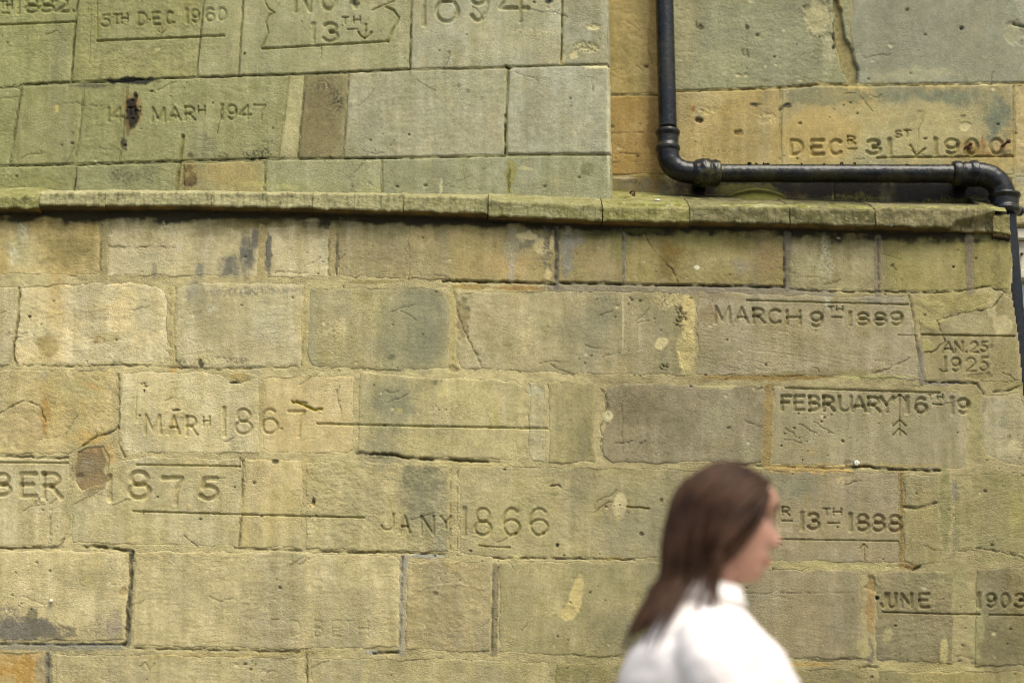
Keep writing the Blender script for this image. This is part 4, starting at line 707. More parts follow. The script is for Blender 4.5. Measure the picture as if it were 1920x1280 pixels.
core(ur, 'wall_core', at(2330, 900, Y_UR).x, at(3000, 400, Y_UR).x, Y_UR + .016, .60, 0, at(1960, 424, Y_UR).z)
core(ur, 'wall_core', xc, at(2330, 900, Y_UR).x, Y_UR + .016, .60, 0, at(1960, 1138, Y_UR).z)
M_RUST = simple_mat('rusty_iron', (.09, .035, .015), .85, .5, 90, .8)
M_NAILP = simple_mat('pale_metal', (.55, .5, .4), .45, .2, 60, .3)
def nail(a, b, r, parent, hr=None, mat=None):
    bm = bmesh.new(); a, b = Vector(a), Vector(b); d = b - a
    q = d.to_track_quat('Z', 'Y').to_matrix().to_4x4()
    bmesh.ops.create_cone(bm, cap_ends=True, segments=10, radius1=r, radius2=r * .9, depth=d.length, matrix=Matrix.Translation((a + b) / 2) @ q)
    bmesh.ops.create_uvsphere(bm, u_segments=10, v_segments=7, radius=hr or r * 1.7, matrix=Matrix.Translation(b))
    for v in bm.verts: v.co += Vector((math.sin(v.co.z * 900), math.cos(v.co.x * 800), math.sin(v.co.x * 700))) * r * .12
    return bm_obj('nail', bm, mat or M_RUST, parent)
nail(at(1878, 275, Y_UR), at(1891, 265, Y_UR - .028), .0048, ur); nail(at(1808, 279, Y_UR), at(1820, 270, Y_UR - .016), .0042, ur)

# ============ the ledge: coping stones with a sloping top, face and undercut
M_COPE = M_STONE
def coping(xa, xb, top, bot, back, c1, c2, moss, seed, yf=-.045, yb=Y_UL - .002, brk=None, lift=8):
    """top, bot, back: (left, right) heights in the photograph; yb: depth of the wall it runs back to"""
    xs = np.arange(xa, xb + .1, 2.0); u = (xs - xa) / (xb - xa)
    tp = top[0] + (top[1] - top[0]) * u; bt = bot[0] - 2.5 + (bot[1] - bot[0]) * u; bk = back[0] + (back[1] - back[0]) * u
    pts = []
    zb = atv(xs, bk, yb); zt_ = atv(xs, tp, yf + .006); zt2 = atv(xs, tp + 3, yf); zm = atv(xs, bt - 2, yf); zm2 = atv(xs, bt + 1, yf + .005)
    zu = atv(xs, bt + 8, -.012); zu2 = atv(xs, bt + 18, .012)
    ctrl = [zb, zt_, zt2, zm, zm2, zu, zu2]
    nseg = [26 if yb > .1 else 10, 2, 14, 2, 6, 5]
    prof = []; sv = []
    for i, n in enumerate(nseg):
        for j in range(n + (i == len(nseg) - 1)):
            f = j / n
            prof.append([ctrl[i][q] * (1 - f) + ctrl[i+1][q] * f for q in range(3)]); sv.append(i + f)
    P = np.array(prof).transpose(0, 2, 1)                 # (k, nx, 3)
    xw = atv(xs, tp, yf)[0]; P[:, :, 0] = xw[None, :] + (P[:, :, 0] - P[:, :, 0]) 
    k, nx, _ = P.shape; sv = np.array(sv)
    t = np.gradient(P, axis=0); nrm = np.stack([np.zeros((k, nx)), -t[..., 2], t[..., 1]], -1)
    nrm /= np.linalg.norm(nrm, axis=-1, keepdims=True) + 1e-9
    arc_ = np.cumsum(np.linalg.norm(np.diff(P[:, 0], axis=0, prepend=P[:1, 0]), axis=1)) * 600
    X, Y = np.meshgrid(xs, arc_)
    h = fbm(X, Y, 60, 30, 3, seed) * .0035 + fbm(X, Y, 12, 9, 4, seed + 3, .6) * .0026 + fbm(X, Y, 5, 4, 2, seed + 5) * .0012
    ed = np.minimum(xs - xa, xb - xs)[None, :] + fbm(X, Y, 12, 12, 2, seed) * 3
    h -= .004 * np.clip(1 - ed / 2.2, 0, 1) ** 1.5
    if yb > .1: h -= .006 * sst(.93, .8, sv)[:, None]
    cor = np.exp(-((sv - 1.6) / .5) ** 2)[:, None] + np.exp(-((sv - 3.6) / .5) ** 2)[:, None]
    h -= np.clip(fbm(X, Y * 0 + seed, 26, 1, 3, seed + 9) - .02, 0, 1) * .024 * cor        # chipped arrises
    if brk is not None:
        f = sst(0, 14, (Y - arc_[np.searchsorted(sv, 2)]) - np.interp(X, brk[0], brk[1])); f = f * sst(6.2, 5, sv)[:, None]
        P[:, :, 1] += f * (.032 + .008 * fbm(X, Y, 10, 10, 3, 5))
    P = P + nrm * h[..., None] * -1 if False else P + nrm * h[..., None]
    kk = sst(-.3, .3, fbm(X, Y, 40, 20, 3, seed + 12))[..., None]
    col = lin(c1) * (1 - kk) + lin(c2) * kk
    col = col * (1 + .25 * fbm(X, Y, 8, 8, 3, seed + 14) + .15 * fbm(X, Y, 6, 60, 2, seed + 15))[..., None]
    mo = np.clip(moss + .1 * (sv < 1.2)[:, None], 0, 1) * sst(-.35, .25, fbm(X, Y, 26, 16, 4, seed + 20, .6))
    col = col * (1 - mo[..., None]) + lin('66642e') * mo[..., None] * (1 + .3 * fbm(X, Y, 6, 6, 2, 4))[..., None]
    st_ = sst(.1, .5, fbm(X, Y, 5, 70, 3, seed + 61)) * (sv > 1.3)[:, None] * (sv < 4)[:, None] * .3; col = col * (1 - st_[..., None]); lch = sst(.25, .5, fbm(X, Y, 10, 8, 3, seed + 66)) * (sv < 4)[:, None] * .35; col = col * (1 - lch[..., None]) + lin('b0ab82') * lch[..., None]
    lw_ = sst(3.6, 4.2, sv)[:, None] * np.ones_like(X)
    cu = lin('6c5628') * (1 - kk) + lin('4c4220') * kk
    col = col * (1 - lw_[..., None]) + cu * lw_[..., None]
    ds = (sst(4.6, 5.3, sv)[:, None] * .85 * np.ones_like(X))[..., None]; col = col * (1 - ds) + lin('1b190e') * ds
    dk = sst(.15, .5, fbm(X, Y, 7, 40, 3, seed + 31)) * (sv > 1.2)[:, None] * (sv < 4)[:, None] * .5
    col = col * (1 - dk[..., None]) + lin('3c3a20') * dk[..., None]
    if yb > .1:                                                  # darker where the slope meets the back wall
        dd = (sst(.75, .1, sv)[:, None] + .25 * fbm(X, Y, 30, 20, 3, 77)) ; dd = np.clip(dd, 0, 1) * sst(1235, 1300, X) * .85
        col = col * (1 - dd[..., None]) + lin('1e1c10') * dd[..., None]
    keep = np.ones(X.shape, bool)
    f = grid_faces(keep)
    # end caps: close both ends with a fold back into the wall
    V = P.reshape(-1, 3); C = np.clip(col.reshape(-1, 3), .008, .9)
    cL = np.array([P[:, 0].mean(0)]) + [[.004, .03, 0]]; cR = np.array([P[:, -1].mean(0)]) + [[-.004, .03, 0]]
    n0 = len(V); V = np.vstack([V, cL, cR]); C = np.vstack([C, C[:1] * .4, C[:1] * .4])
    caps = []
    for r in range(k - 1):
        caps.append((r * nx, n0, n0, (r + 1) * nx)); caps.append((r * nx + nx - 1, (r + 1) * nx + nx - 1, n0 + 1, n0 + 1))
    me_f = [tuple(q) for q in f] + [tuple(dict.fromkeys(q)) for q in caps]
    me = bpy.data.meshes.new('coping_stone'); V = V - np.array(ledge.location)
    me.from_pydata(V.tolist(), [], [list(map(int, q)) for q in me_f]); me.update()
    for p in me.polygons: p.use_smooth = True
    a = me.color_attributes.new('col', 'FLOAT_COLOR', 'POINT'); c4 = np.ones((len(V), 4), np.float32); c4[:, :3] = C; a.data.foreach_set('color', c4.ravel())
    me.materials.append(M_COPE); o = bpy.data.objects.new('coping_stone', me); COL.objects.link(o); o.parent = ledge
    return o
ledge = empty('stone_ledge', (0, 0, at(960, 400, 0).z), 'projecting mossy stone ledge of worn coping blocks running across the middle of the walls', 'ledge')
kA, kB = 'a29b70', '908b62'
x = -1200
rn = random.Random(5)
while x < -62:
    x2 = min(x + rn.uniform(170, 230), -62); 
    if -62 - x2 < 80: x2 = -62
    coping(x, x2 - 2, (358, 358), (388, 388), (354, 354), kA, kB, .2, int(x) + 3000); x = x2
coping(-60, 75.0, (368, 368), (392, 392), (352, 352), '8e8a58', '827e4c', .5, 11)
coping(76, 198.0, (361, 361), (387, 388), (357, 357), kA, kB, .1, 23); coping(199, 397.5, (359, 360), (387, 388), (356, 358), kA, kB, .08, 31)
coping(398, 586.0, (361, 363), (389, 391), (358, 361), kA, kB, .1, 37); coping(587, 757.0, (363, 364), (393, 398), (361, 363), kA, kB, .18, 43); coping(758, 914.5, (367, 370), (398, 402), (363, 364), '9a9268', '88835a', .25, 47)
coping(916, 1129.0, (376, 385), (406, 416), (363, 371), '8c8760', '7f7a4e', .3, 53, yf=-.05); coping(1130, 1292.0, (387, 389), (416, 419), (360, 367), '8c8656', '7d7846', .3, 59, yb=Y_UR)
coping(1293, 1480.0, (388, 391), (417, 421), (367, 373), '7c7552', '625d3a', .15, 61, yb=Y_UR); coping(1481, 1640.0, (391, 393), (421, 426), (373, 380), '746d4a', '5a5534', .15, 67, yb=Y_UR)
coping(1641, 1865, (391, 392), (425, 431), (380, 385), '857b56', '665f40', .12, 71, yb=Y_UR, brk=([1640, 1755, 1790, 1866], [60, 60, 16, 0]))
coping(1860, 1893, (404, 406), (436, 442), (372, 378), '8e8456', '7f7648', .35, 79, yf=-.018, yb=Y_UR)
# mortar weathering laid on the coping, one sheet with no joints
xs = np.arange(1138, 1890, 2.2); vv = np.linspace(0, 1, 60); X, Vv = np.meshgrid(xs, vv)
tp = np.interp(xs, [1130, 1290, 1478, 1640, 1865, 1893], [387, 389, 391, 393, 393, 396]); bk = np.interp(xs, [1130, 1290, 1478, 1640, 1893], [359, 367, 373, 380, 386])
f0 = atv(xs, tp, -.030); f1 = atv(xs, bk, Y_UR + .01)
edge0 = .10 * sst(-.2, .5, fbm(xs, xs * 0, 40, 40, 4, 91, .6))
Vv = Vv + edge0[None] * (1 - Vv)
P = np.stack([f0[q][None] * (1 - Vv) + f1[q][None] * Vv for q in range(3)], -1); P[..., 0] = f0[0][None]
hh = .0075 + fbm(X, Vv * 140, 26, 26, 4, 93) * .004 + fbm(X, Vv * 140, 7, 7, 3, 94) * .0014 - .010 * sst(.06, 0, Vv - edge0[None])
P[..., 2] += hh
kk = sst(-.3, .3, fbm(X, Vv * 140, 30, 20, 4, 95))[..., None]
col = lin('87844f') * (1 - kk) + lin('68682c') * kk; col = col * (1 + .3 * fbm(X, Vv * 140, 8, 8, 3, 96))[..., None]
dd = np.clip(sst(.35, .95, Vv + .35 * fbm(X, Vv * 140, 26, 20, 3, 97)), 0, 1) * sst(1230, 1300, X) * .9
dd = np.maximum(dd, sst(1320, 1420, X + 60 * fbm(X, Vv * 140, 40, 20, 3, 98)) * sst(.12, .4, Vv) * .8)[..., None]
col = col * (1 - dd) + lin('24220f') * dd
pl = (sst(-.1, .3, fbm(X, Vv * 140, 60, 18, 3, 99)) * sst(1300, 1350, X) * sst(1560, 1480, X) * sst(.3, .1, Vv) * .6)[..., None]
col = col * (1 - pl) + lin('aca67e') * pl
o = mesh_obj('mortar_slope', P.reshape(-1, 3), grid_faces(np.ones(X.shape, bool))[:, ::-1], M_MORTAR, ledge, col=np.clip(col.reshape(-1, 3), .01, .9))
# mortar fillet banked up behind the pipe on the slope
bm = bmesh.new(); nx, ny = 60, 10; grid = []
for i in range(nx):
    px = 1362 + (1475 - 1362) * i / (nx - 1); b = math.sin(math.pi * i / (nx - 1)) ** .8; row = []
    for j in range(ny):
        v = j / (ny - 1); p0 = at(px, 382, .12); p1 = at(px, 369 - 16 * b, Y_UR - .006)
        row.append(bm.verts.new(p0.lerp(p1, v) + Vector((0, -.012 * math.sin(v * math.pi) * b, .001 * math.sin(px * .3 + j)))))
    grid.append(row)
for i in range(nx - 1):
    for j in range(ny - 1): bm.faces.new((grid[i][j], grid[i+1][j], grid[i+1][j+1], grid[i][j+1]))
o = bm_obj('mortar_fillet', bm, M_MORTAR, ledge)
a = o.data.color_attributes.new('col', 'FLOAT_COLOR', 'POINT'); a.data.foreach_set('color', np.tile(np.append(lin('55541f'), 1).astype(np.float32), len(o.data.vertices)))

# ============ drainpipe
def pipe_material():
    m, t, b = mat_new('black_pipe_paint'); L = t.links.new
    tc = N(t, 'ShaderNodeTexCoord'); n = N(t, 'ShaderNodeTexNoise', Scale=22., Detail=8., Roughness=.7); n2 = N(t, 'ShaderNodeTexNoise', Scale=90., Detail=5.)
    n3 = N(t, 'ShaderNodeTexNoise', Scale=9., Detail=6., Roughness=.75)
    for q in (n, n2, n3): L(tc.outputs['Object'], q.inputs['Vector'])
    cr = N(t, 'ShaderNodeValToRGB'); e = cr.color_ramp.elements
    e[0].position = .35; e[0].color = (.0045, .005, .0055, 1); e[1].position = .62; e[1].color = (.012, .013, .013, 1)
    x_ = cr.color_ramp.elements.new(.72); x_.color = (.028, .028, .018, 1)
    L(n.outputs['Fac'], cr.inputs[0])
    mx = N(t, 'ShaderNodeMix', data_type='RGBA'); at_ = N(t, 'ShaderNodeAttribute', attribute_name='dirt')
    mr = N(t, 'ShaderNodeMapRange'); mr.inputs[1].default_value = .48; mr.inputs[2].default_value = .6; L(n3.outputs['Fac'], mr.inputs[0])
    mm = N(t, 'ShaderNodeMath', operation='MULTIPLY'); L(mr.outputs[0], mm.inputs[0]); L(at_.outputs['Fac'], mm.inputs[1])
    L(mm.outputs[0], mx.inputs['Factor']); L(cr.outputs[0], mx.inputs['A']); mx.inputs['B'].default_value = (.055, .052, .02, 1)
    L(mx.outputs['Result'], b.inputs['Base Color'])
    rr = N(t, 'ShaderNodeMapRange'); rr.inputs[3].default_value = .14; rr.inputs[4].default_value = .38; L(n.outputs['Fac'], rr.inputs[0]); L(rr.outputs[0], b.inputs['Roughness']); b.inputs['Specular IOR Level'].default_value = .32
    ad = N(t, 'ShaderNodeMath', operation='ADD'); L(n2.outputs['Fac'], ad.inputs[0]); L(n.outputs['Fac'], ad.inputs[1])
    bp = N(t, 'ShaderNodeBump', Strength=.38, Distance=.003); L(ad.outputs[0], bp.inputs['Height']); L(bp.outputs[0], b.inputs['Normal'])
    return m
M_PIPE = pipe_material()
M_PATCH = simple_mat('red_lead_paint', (.13, .06, .04), .7, .3, 120, .4)
YP = .148
def tube(name, path, radii, parent, seg=28, rough=0., seed=0, mat=None, dirt=0.):
    """tube along world points with a radius at each point"""
    pts = [Vector(p) for p in path]; n = len(pts); V = []; 
    prev = None
    for i, p in enumerate(pts):
        t = (pts[min(i + 1, n - 1)] - pts[max(i - 1, 0)]).normalized()
        if prev is None:
            a = Vector((0, -1, 0)); a = (a - t * a.dot(t)).normalized()
        else: a = (prev - t * prev.dot(t)).normalized()
        prev = a; b = t.cross(a)
        for j in range(seg):
            th = 2 * math.pi * j / seg; V.append(p + (a * math.cos(th) + b * math.sin(th)) * radii[i])
    V = np.array(V).reshape(n, seg, 3); c = np.array(pts)[:, None, :]
    d = V - c; r = np.linalg.norm(d, axis=-1, keepdims=True); u = d / np.maximum(r, 1e-9)
    if rough:
        q = fbm(V[..., 0] * 1000 + V[..., 1] * 700, V[..., 2] * 1000 + V[..., 1] * 300, 16, 16, 4, seed)
        V = V + u * (q * rough)[..., None]
    F_ = []
    for i in range(n - 1):
        for j in range(seg):
            F_.append((i * seg + j, i * seg + (j + 1) % seg, (i + 1) * seg + (j + 1) % seg, (i + 1) * seg + j))
    V = V.reshape(-1, 3); V = np.vstack([V, [list(pts[0])], [list(pts[-1])]])
    cap = []
    for j in range(seg):
        cap.append((n * seg, (j + 1) % seg, j)); cap.append((n * seg + 1, (n - 1) * seg + j, (n - 1) * seg + (j + 1) % seg))
    me = bpy.data.meshes.new(name); me.from_pydata((V - np.array(parent.location)).tolist(), [], F_ + cap); me.update()
    for p in me.polygons: p.use_smooth = True
    a = me.attributes.new('dirt', 'FLOAT', 'POINT'); a.data.foreach_set('value', np.full(len(V), dirt, np.float32))
    me.materials.append(mat or M_PIPE); o = bpy.data.objects.new(name, me); COL.objects.link(o); o.parent = parent
    return o
rp = .0315
pA = at(1252, 240, YP); pTop = Vector((pA.x, YP, at(1252, -420, YP).z)); pC = at(1345, 325, YP); pD = at(1790, 325, YP)
pipe = empty('drainpipe', (pC.x, YP, pC.z), 'black painted cast iron drainpipe running down, along above the ledge and down the corner', 'drainpipe')
def lerp(a, b, n): return [a.lerp(b, i / (n - 1)) for i in range(n)]
rz = (pA.z - pC.z)
tube('vertical_pipe', lerp(pTop, pA, 260), [rp] * 260, pipe, rough=.0014, seed=1, dirt=.25)
def lathe_path(p0, p1, prof): return [p0.lerp(p1, u) for u, r in prof], [r for u, r in prof]
def collar(p0, p1, name='collar', r=.040, seed=3, rough=.001, dirt=.3):
    pr = [(0, rp * .9), (.02, r * .93), (.08, r * 1.04), (.16, r * 1.06), (.24, r * 1.0), (.3, r * .93), (.45, r * .92), (.62, r * .92), (.68, r * .97), (.76, r * 1.06), (.86, r * 1.06), (.94, r * .98), (1, rp * .9)]
    P_, R_ = lathe_path(p0, p1, pr); P2, R2 = [], []
    for i in range(len(P_) - 1):
        for j in range(3): f = j / 3; P2.append(P_[i].lerp(P_[i+1], f)); R2.append(R_[i] * (1 - f) + R_[i+1] * f)
    P2.append(P_[-1]); R2.append(R_[-1]); return tube(name, P2, R2, pipe, 32, rough, seed, dirt=dirt)
collar(at(1252, 243, YP), at(1252, 287, YP), r=.040)
# bend down into the horizontal run
def bend(c0, d0, c1, d1, n=30):
    L_ = (c1 - c0).length; return [((1-t)**3) * c0 + 3 * t * (1-t)**2 * (c0 + d0 * L_ * .5) + 3 * t * t * (1-t) * (c1 - d1 * L_ * .5) + t**3 * c1 for t in [i / (n - 1) for i in range(n)]]
b0 = at(1252, 282, YP); b1 = at(1322, 325, YP)
tube('bend', bend(b0, Vector((0, 0, -1)), b1, Vector((1, 0, 0))), [.038] * 30, pipe, 30, .0015, 5, dirt=.2)
j0 = at(1294, 324, YP); j1 = at(1352, 325, YP)
pr = [(0, .03), (.05, .037), (.2, .046), (.4, .050), (.58, .048), (.66, .043), (.72, .045), (.82, .046), (.93, .043), (1, .03)]
P_, R_ = lathe_path(j0, j1, pr); P2, R2 = [], []
for i in range(len(P_) - 1):
    for q in range(5): f = q / 5; P2.append(P_[i].lerp(P_[i+1], f)); R2.append(R_[i] * (1 - f) + R_[i+1] * f)
so = tube('socket_joint', P2, R2, pipe, 40, .005, 9, dirt=1.)
bm = bmesh.new(); bmesh.ops.create_icosphere(bm, subdivisions=3, radius=.016, matrix=Matrix.Translation(at(1316, 305, YP - .02)) @ Matrix.Diagonal((1, .8, .9, 1)))
bo = bm_obj('bolt_lug', bm, M_PIPE, pipe)
bm = bmesh.new(); bmesh.ops.create_icosphere(bm, subdivisions=3, radius=.013, matrix=Matrix.Translation(at(1316, 311, YP - .037)) @ Matrix.Diagonal((1.3, .7, .8, 1)))
bm_obj('paint_patch', bm, M_PATCH, pipe)
tube('horizontal_pipe', lerp(at(1335, 325, YP), at(1800, 326, YP), 220), [rp] * 220, pipe, rough=.0016, seed=12, dirt=.45)
# flaking paint curls lifted off the top of the run
M_FLAKE = simple_mat('paint_flake', (.012, .012, .013), .5, .2, 40)
rn = random.Random(9)
for fx, fl, fy in [(a, b * .55, c) for a, b, c in ((1358, 10, 310), (1405, 14, 306), (1418, 7, 306), (1436, 22, 307), (1503, 6, 306), (1578, 12, 306), (1602, 10, 306), (1680, 16, 312), (1722, 14, 318), (1755, 5, 319), (1700, 10, 309), (1545, 7, 307))]:
    bm = bmesh.new(); vs = []
    for i in range(5):
        a = at(fx + fl * (i / 4 - .5), fy + 1 + rn.uniform(-1, 1), YP - .014); vs.append((bm.verts.new(a + Vector((0, 0, -.002))), bm.verts.new(a + Vector((0, -.004 - rn.random() * .004, .001 + rn.random() * .003)))))
    for i in range(4): bm.faces.new((vs[i][0], vs[i+1][0], vs[i+1][1], vs[i][1]))
    bmesh.ops.solidify(bm, geom=bm.faces[:], thickness=.0006)
    bm_obj('paint_flake', bm, M_FLAKE, pipe, smooth=False)
c0, c1 = at(1784, 325, YP), at(1834, 326, YP)
pr = [(0, .03), (.04, .040), (.14, .043), (.3, .043), (.36, .038), (.44, .040), (.64, .041), (.7, .044), (.8, .046), (.93, .045), (1, .03)]
P_, R_ = lathe_path(c0, c1, pr); P2, R2 = [], []
for i in range(len(P_) - 1):
    for q in range(4): f = q / 4; P2.append(P_[i].lerp(P_[i+1], f)); R2.append(R_[i] * (1 - f) + R_[i+1] * f)
tube('socket_joint', P2, R2, pipe, 36, .002, 15, dirt=.7)
e0 = at(1828, 326, YP); e1 = at(1883, 384, YP)
tube('bend', bend(at(1826, 327, YP), Vector((1, 0, 0)), e1, Vector((0, 0, -1)), 34), [.0415] * 34, pipe, 30, .0025, 18, dirt=.5)
collar(at(1883, 362, YP), at(1884, 403, YP), r=.050, seed=21, rough=.003, dirt=.3)
q0 = at(1886, 398, YP + .01); q1 = Vector((q0.x, YP + .01, .02))
tube('vertical_pipe', lerp(q0, q1, 240), [.0325] * 240, pipe, rough=.0025, seed=25)
bm = bmesh.new(); bmesh.ops.create_icosphere(bm, subdivisions=2, radius=.018, matrix=Matrix.Translation(at(1911, 396, YP + .02)))
bm_obj('bolt_lug', bm, M_PIPE, pipe)
# dark wall fixing behind the horizontal run
for px in (1316, 1810):
    bm = bmesh.new(); p = at(px, 335, YP); bm_box(bm, (p.x - .02, YP + .01, p.z - .02), (p.x + .02, Y_UR + .005, p.z + .02), .003)
    bm_obj('wall_bracket', bm, M_PIPE, pipe)

# ============ window beyond the corner
M_CREAM = simple_mat('cream_paint', (.52, .48, .36), .55, .12, 30, .2); M_GLASS = simple_mat('window_glass', (.36, .45, .44), .06, .03, 3, 0, spec=1.0)
win = empty('window', (at(2100, 1138, .27).x, .27, at(2100, 1138, .27).z), 'cream framed window with pale blue glass beyond the wall corner at right edge', 'window')
wx0, wx1 = xc + .004, at(2326, 700, Y_UR).x
def zz(py): return at(1915, py, .27).z
def part(name, a, b, mat, parent=win, bev=.003):
    bm = bmesh.new(); bm_box(bm, a, b, bev); 
    bmesh.ops.translate(bm, verts=bm.verts, vec=-Vector((0, 0, 0)))
    me = bpy.data.meshes.new(name); root = win.location
    bmesh.ops.translate(bm, verts=bm.verts, vec=-Vector(root)); bm.to_mesh(me); bm.free(); me.materials.append(mat)
    o = bpy.data.objects.new(name, me); COL.objects.link(o); o.parent = parent; return o
part('lintel', (wx0, .235, zz(452)), (wx1, .40, zz(433)), M_CREAM)
part('head_board', (wx0, .262, zz(505)), (wx1, .40, zz(453)), M_CREAM)
part('drip_rail', (wx0, .248, zz(524)), (wx1, .40, zz(507)), M_CREAM)
wf = part('frame', (wx1 - .07, .262, zz(1120)), (wx1, .40, zz(526)), M_CREAM)
part('glazing_bar', ((wx0 + wx1) / 2 - .015, .275, zz(1120)), ((wx0 + wx1) / 2 + .015, .31, zz(526)), M_CREAM)
part('pane', (wx0, .30, zz(1120)), ((wx0 + wx1) / 2 - .017, .31, zz(526)), M_GLASS, bev=0); part('pane', ((wx0 + wx1) / 2 + .017, .30, zz(1120)), (wx1 - .072, .31, zz(526)), M_GLASS, bev=0)
part('sill', (wx0, .21, zz(1138)), (wx1, .40, zz(1121)), M_CREAM)
nail(at(1916, 477, .262), at(1916, 476, .25), .0035, win)

# ============ small things
nail(at(95, 1128, 0), at(96, 1126, -.010), .0042, lw, .0065, M_NAILP)
M_SHELL = simple_mat('pale_shell', (.62, .6, .5), .5, .2, 200, .3)
bm = bmesh.new()
for i in range(40):
    t = i / 39; th = t * 4.5 * math.pi; r = .0055 * (1 - t) + .0012
    bmesh.ops.create_icosphere(bm, subdivisions=1, radius=.0042 * (1 - t * .75), matrix=Matrix.Translation(at(1606, 868, -.004) + Vector((math.cos(th) * r, -t * .004, math.sin(th) * r))))
bm2 = bm_obj('snail', bm, M_SHELL, loc=tuple(at(1606, 868, 0)))
bm2['label'] = 'tiny white snail shell stuck in the joint below the FEBRUARY stone'; bm2['category'] = 'snail shell'
M_LEAF = simple_mat('dead_leaf', (.12, .055, .02), .7, .4, 150, .5)
bm = bmesh.new(); lp = at(1186, 369, .05); rn = random.Random(2)
for k in range(5):
    ang = k * 1.3; vs = []
    for i in range(7):
        t = i / 6; w_ = .007 * math.sin(math.pi * min(t + .05, 1)); cu = t * 2.6 + k * .4
        c = lp + Vector((math.cos(ang) * .010 * math.sin(cu), -.004 * k + math.sin(ang) * .008 * t, .002 + .010 * (1 - math.cos(cu)) * .6))
        vs.append((bm.verts.new(c + Vector((-w_ * math.sin(ang), w_ * math.cos(ang), 0))), bm.verts.new(c + Vector((w_ * math.sin(ang), -w_ * math.cos(ang), .002)))))
    for i in range(6): bm.faces.new((vs[i][0], vs[i+1][0], vs[i+1][1], vs[i][1]))
bmesh.ops.solidify(bm, geom=bm.faces[:], thickness=.0007)
lf = bm_obj('dry_leaf', bm, M_LEAF, loc=tuple(lp)); lf['label'] = 'small curled brown dry leaf lying on the ledge left of the pipe bend'; lf['category'] = 'leaf'
M_WHITE = simple_mat('white_chip', (.75, .75, .7), .8, .15, 150, .4)
for i, (px, py, s, lb) in enumerate(((1232, 376, .007, 'larger white lime chip on the mossy ledge left of the pipe bend'), (1251, 386, .004, 'smaller white lime chip near the ledge edge below the pipe bend'))):
    bm = bmesh.new(); p = at(px, py, -.02 + .05 * (386 - py) / 10); bmesh.ops.create_icosphere(bm, subdivisions=2, radius=s, matrix=Matrix.Translation(p) @ Matrix.Diagonal((1.5, 1, .55, 1)))
    for v in bm.verts: v.co += Vector((rn.uniform(-1, 1), rn.uniform(-1, 1), rn.uniform(-1, 1))) * s * .2
    o = bm_obj('stone_chip', bm, M_WHITE, loc=tuple(p)); o['label'] = lb; o['category'] = 'stone chip'; o['group'] = 'white lime chips on the ledge'

# ============ ground
M_GROUND = simple_mat('asphalt_road', (.06, .06, .058), .9, .25, 30, .5); M_PAVE = simple_mat('pavement_slab', (.22, .21, .18), .85, .15, 12, .3)
bm = bmesh.new(); bm_box(bm, (-60, -80, -.3), (60, 60, -.12)); o = bm_obj('ground', bm, M_GROUND, smooth=False); o['kind'] = 'structure'
bm = bmesh.new(); bm_box(bm, (-60, -3.4, -.25), (60, .6, -.006)); o = bm_obj('pavement', bm, M_PLAIN, smooth=False); o['kind'] = 'structure'
pv = o; sh = None
bm = bmesh.new(); bm_box(bm, (-.297, -.297, -.03), (.297, .297, 0), .004)
for i in range(-8, 9):
    for j in range(5):
        if sh is None: s_ = bm_obj('slab', bm, M_PAVE, pv, smooth=False); sh = s_.data
        else: s_ = bpy.data.objects.new('slab', sh); COL.objects.link(s_); s_.parent = pv
        s_.location = (i * .6, -.33 - j * .6, 0)
#PERSON
# ============ the person walking past, at rest in mid-stride
YPER = -1.75
HC = at(1370, 967, YPER)                                     # middle of the head
per = empty('person', (HC.x - .05, YPER, 0), 'person with long dark brown hair and loose white shirt walking past the wall', 'person')
M_SKIN = simple_mat('skin', (.47, .25, .165), .5, .06, 40, .08, spec=.35)
M_HAIR = simple_mat('brown_hair', (.046, .022, .011), .55, .5, 16, 0, spec=.15)
M_SHIRT = simple_mat('white_cotton', (.86, .79, .73), .9, .03, 30, .25, spec=.1, bscale=700)
M_TROU = simple_mat('navy_trousers', (.03, .035, .055), .9, .15, 60, .3); M_SHOE = simple_mat('white_leather', (.6, .58, .55), .5, .1, 60, .1); M_EYE = simple_mat('eye_white', (.5, .46, .42), .3, .02, 5); M_IRIS = simple_mat('iris', (.03, .018, .01), .15, .1, 50); M_LIP = simple_mat('lips', (.38, .13, .10), .4, .08, 60)
def loft(bm, rings):
    """rings: lists of points, closed with fans"""
    rr = [[bm.verts.new(p) for p in r] for r in rings]; n = len(rr[0])
    for i in range(len(rr) - 1):
        for j in range(n): bm.faces.new((rr[i][j], rr[i][(j+1) % n], rr[i+1][(j+1) % n], rr[i+1][j]))
    for r, s in ((rr[0], -1), (rr[-1], 1)):
        c = bm.verts.new(sum((v.co for v in r), Vector()) / n)
        for j in range(n): bm.faces.new((c, r[j], r[(j+1) % n]) if s > 0 else (c, r[(j+1) % n], r[j]))
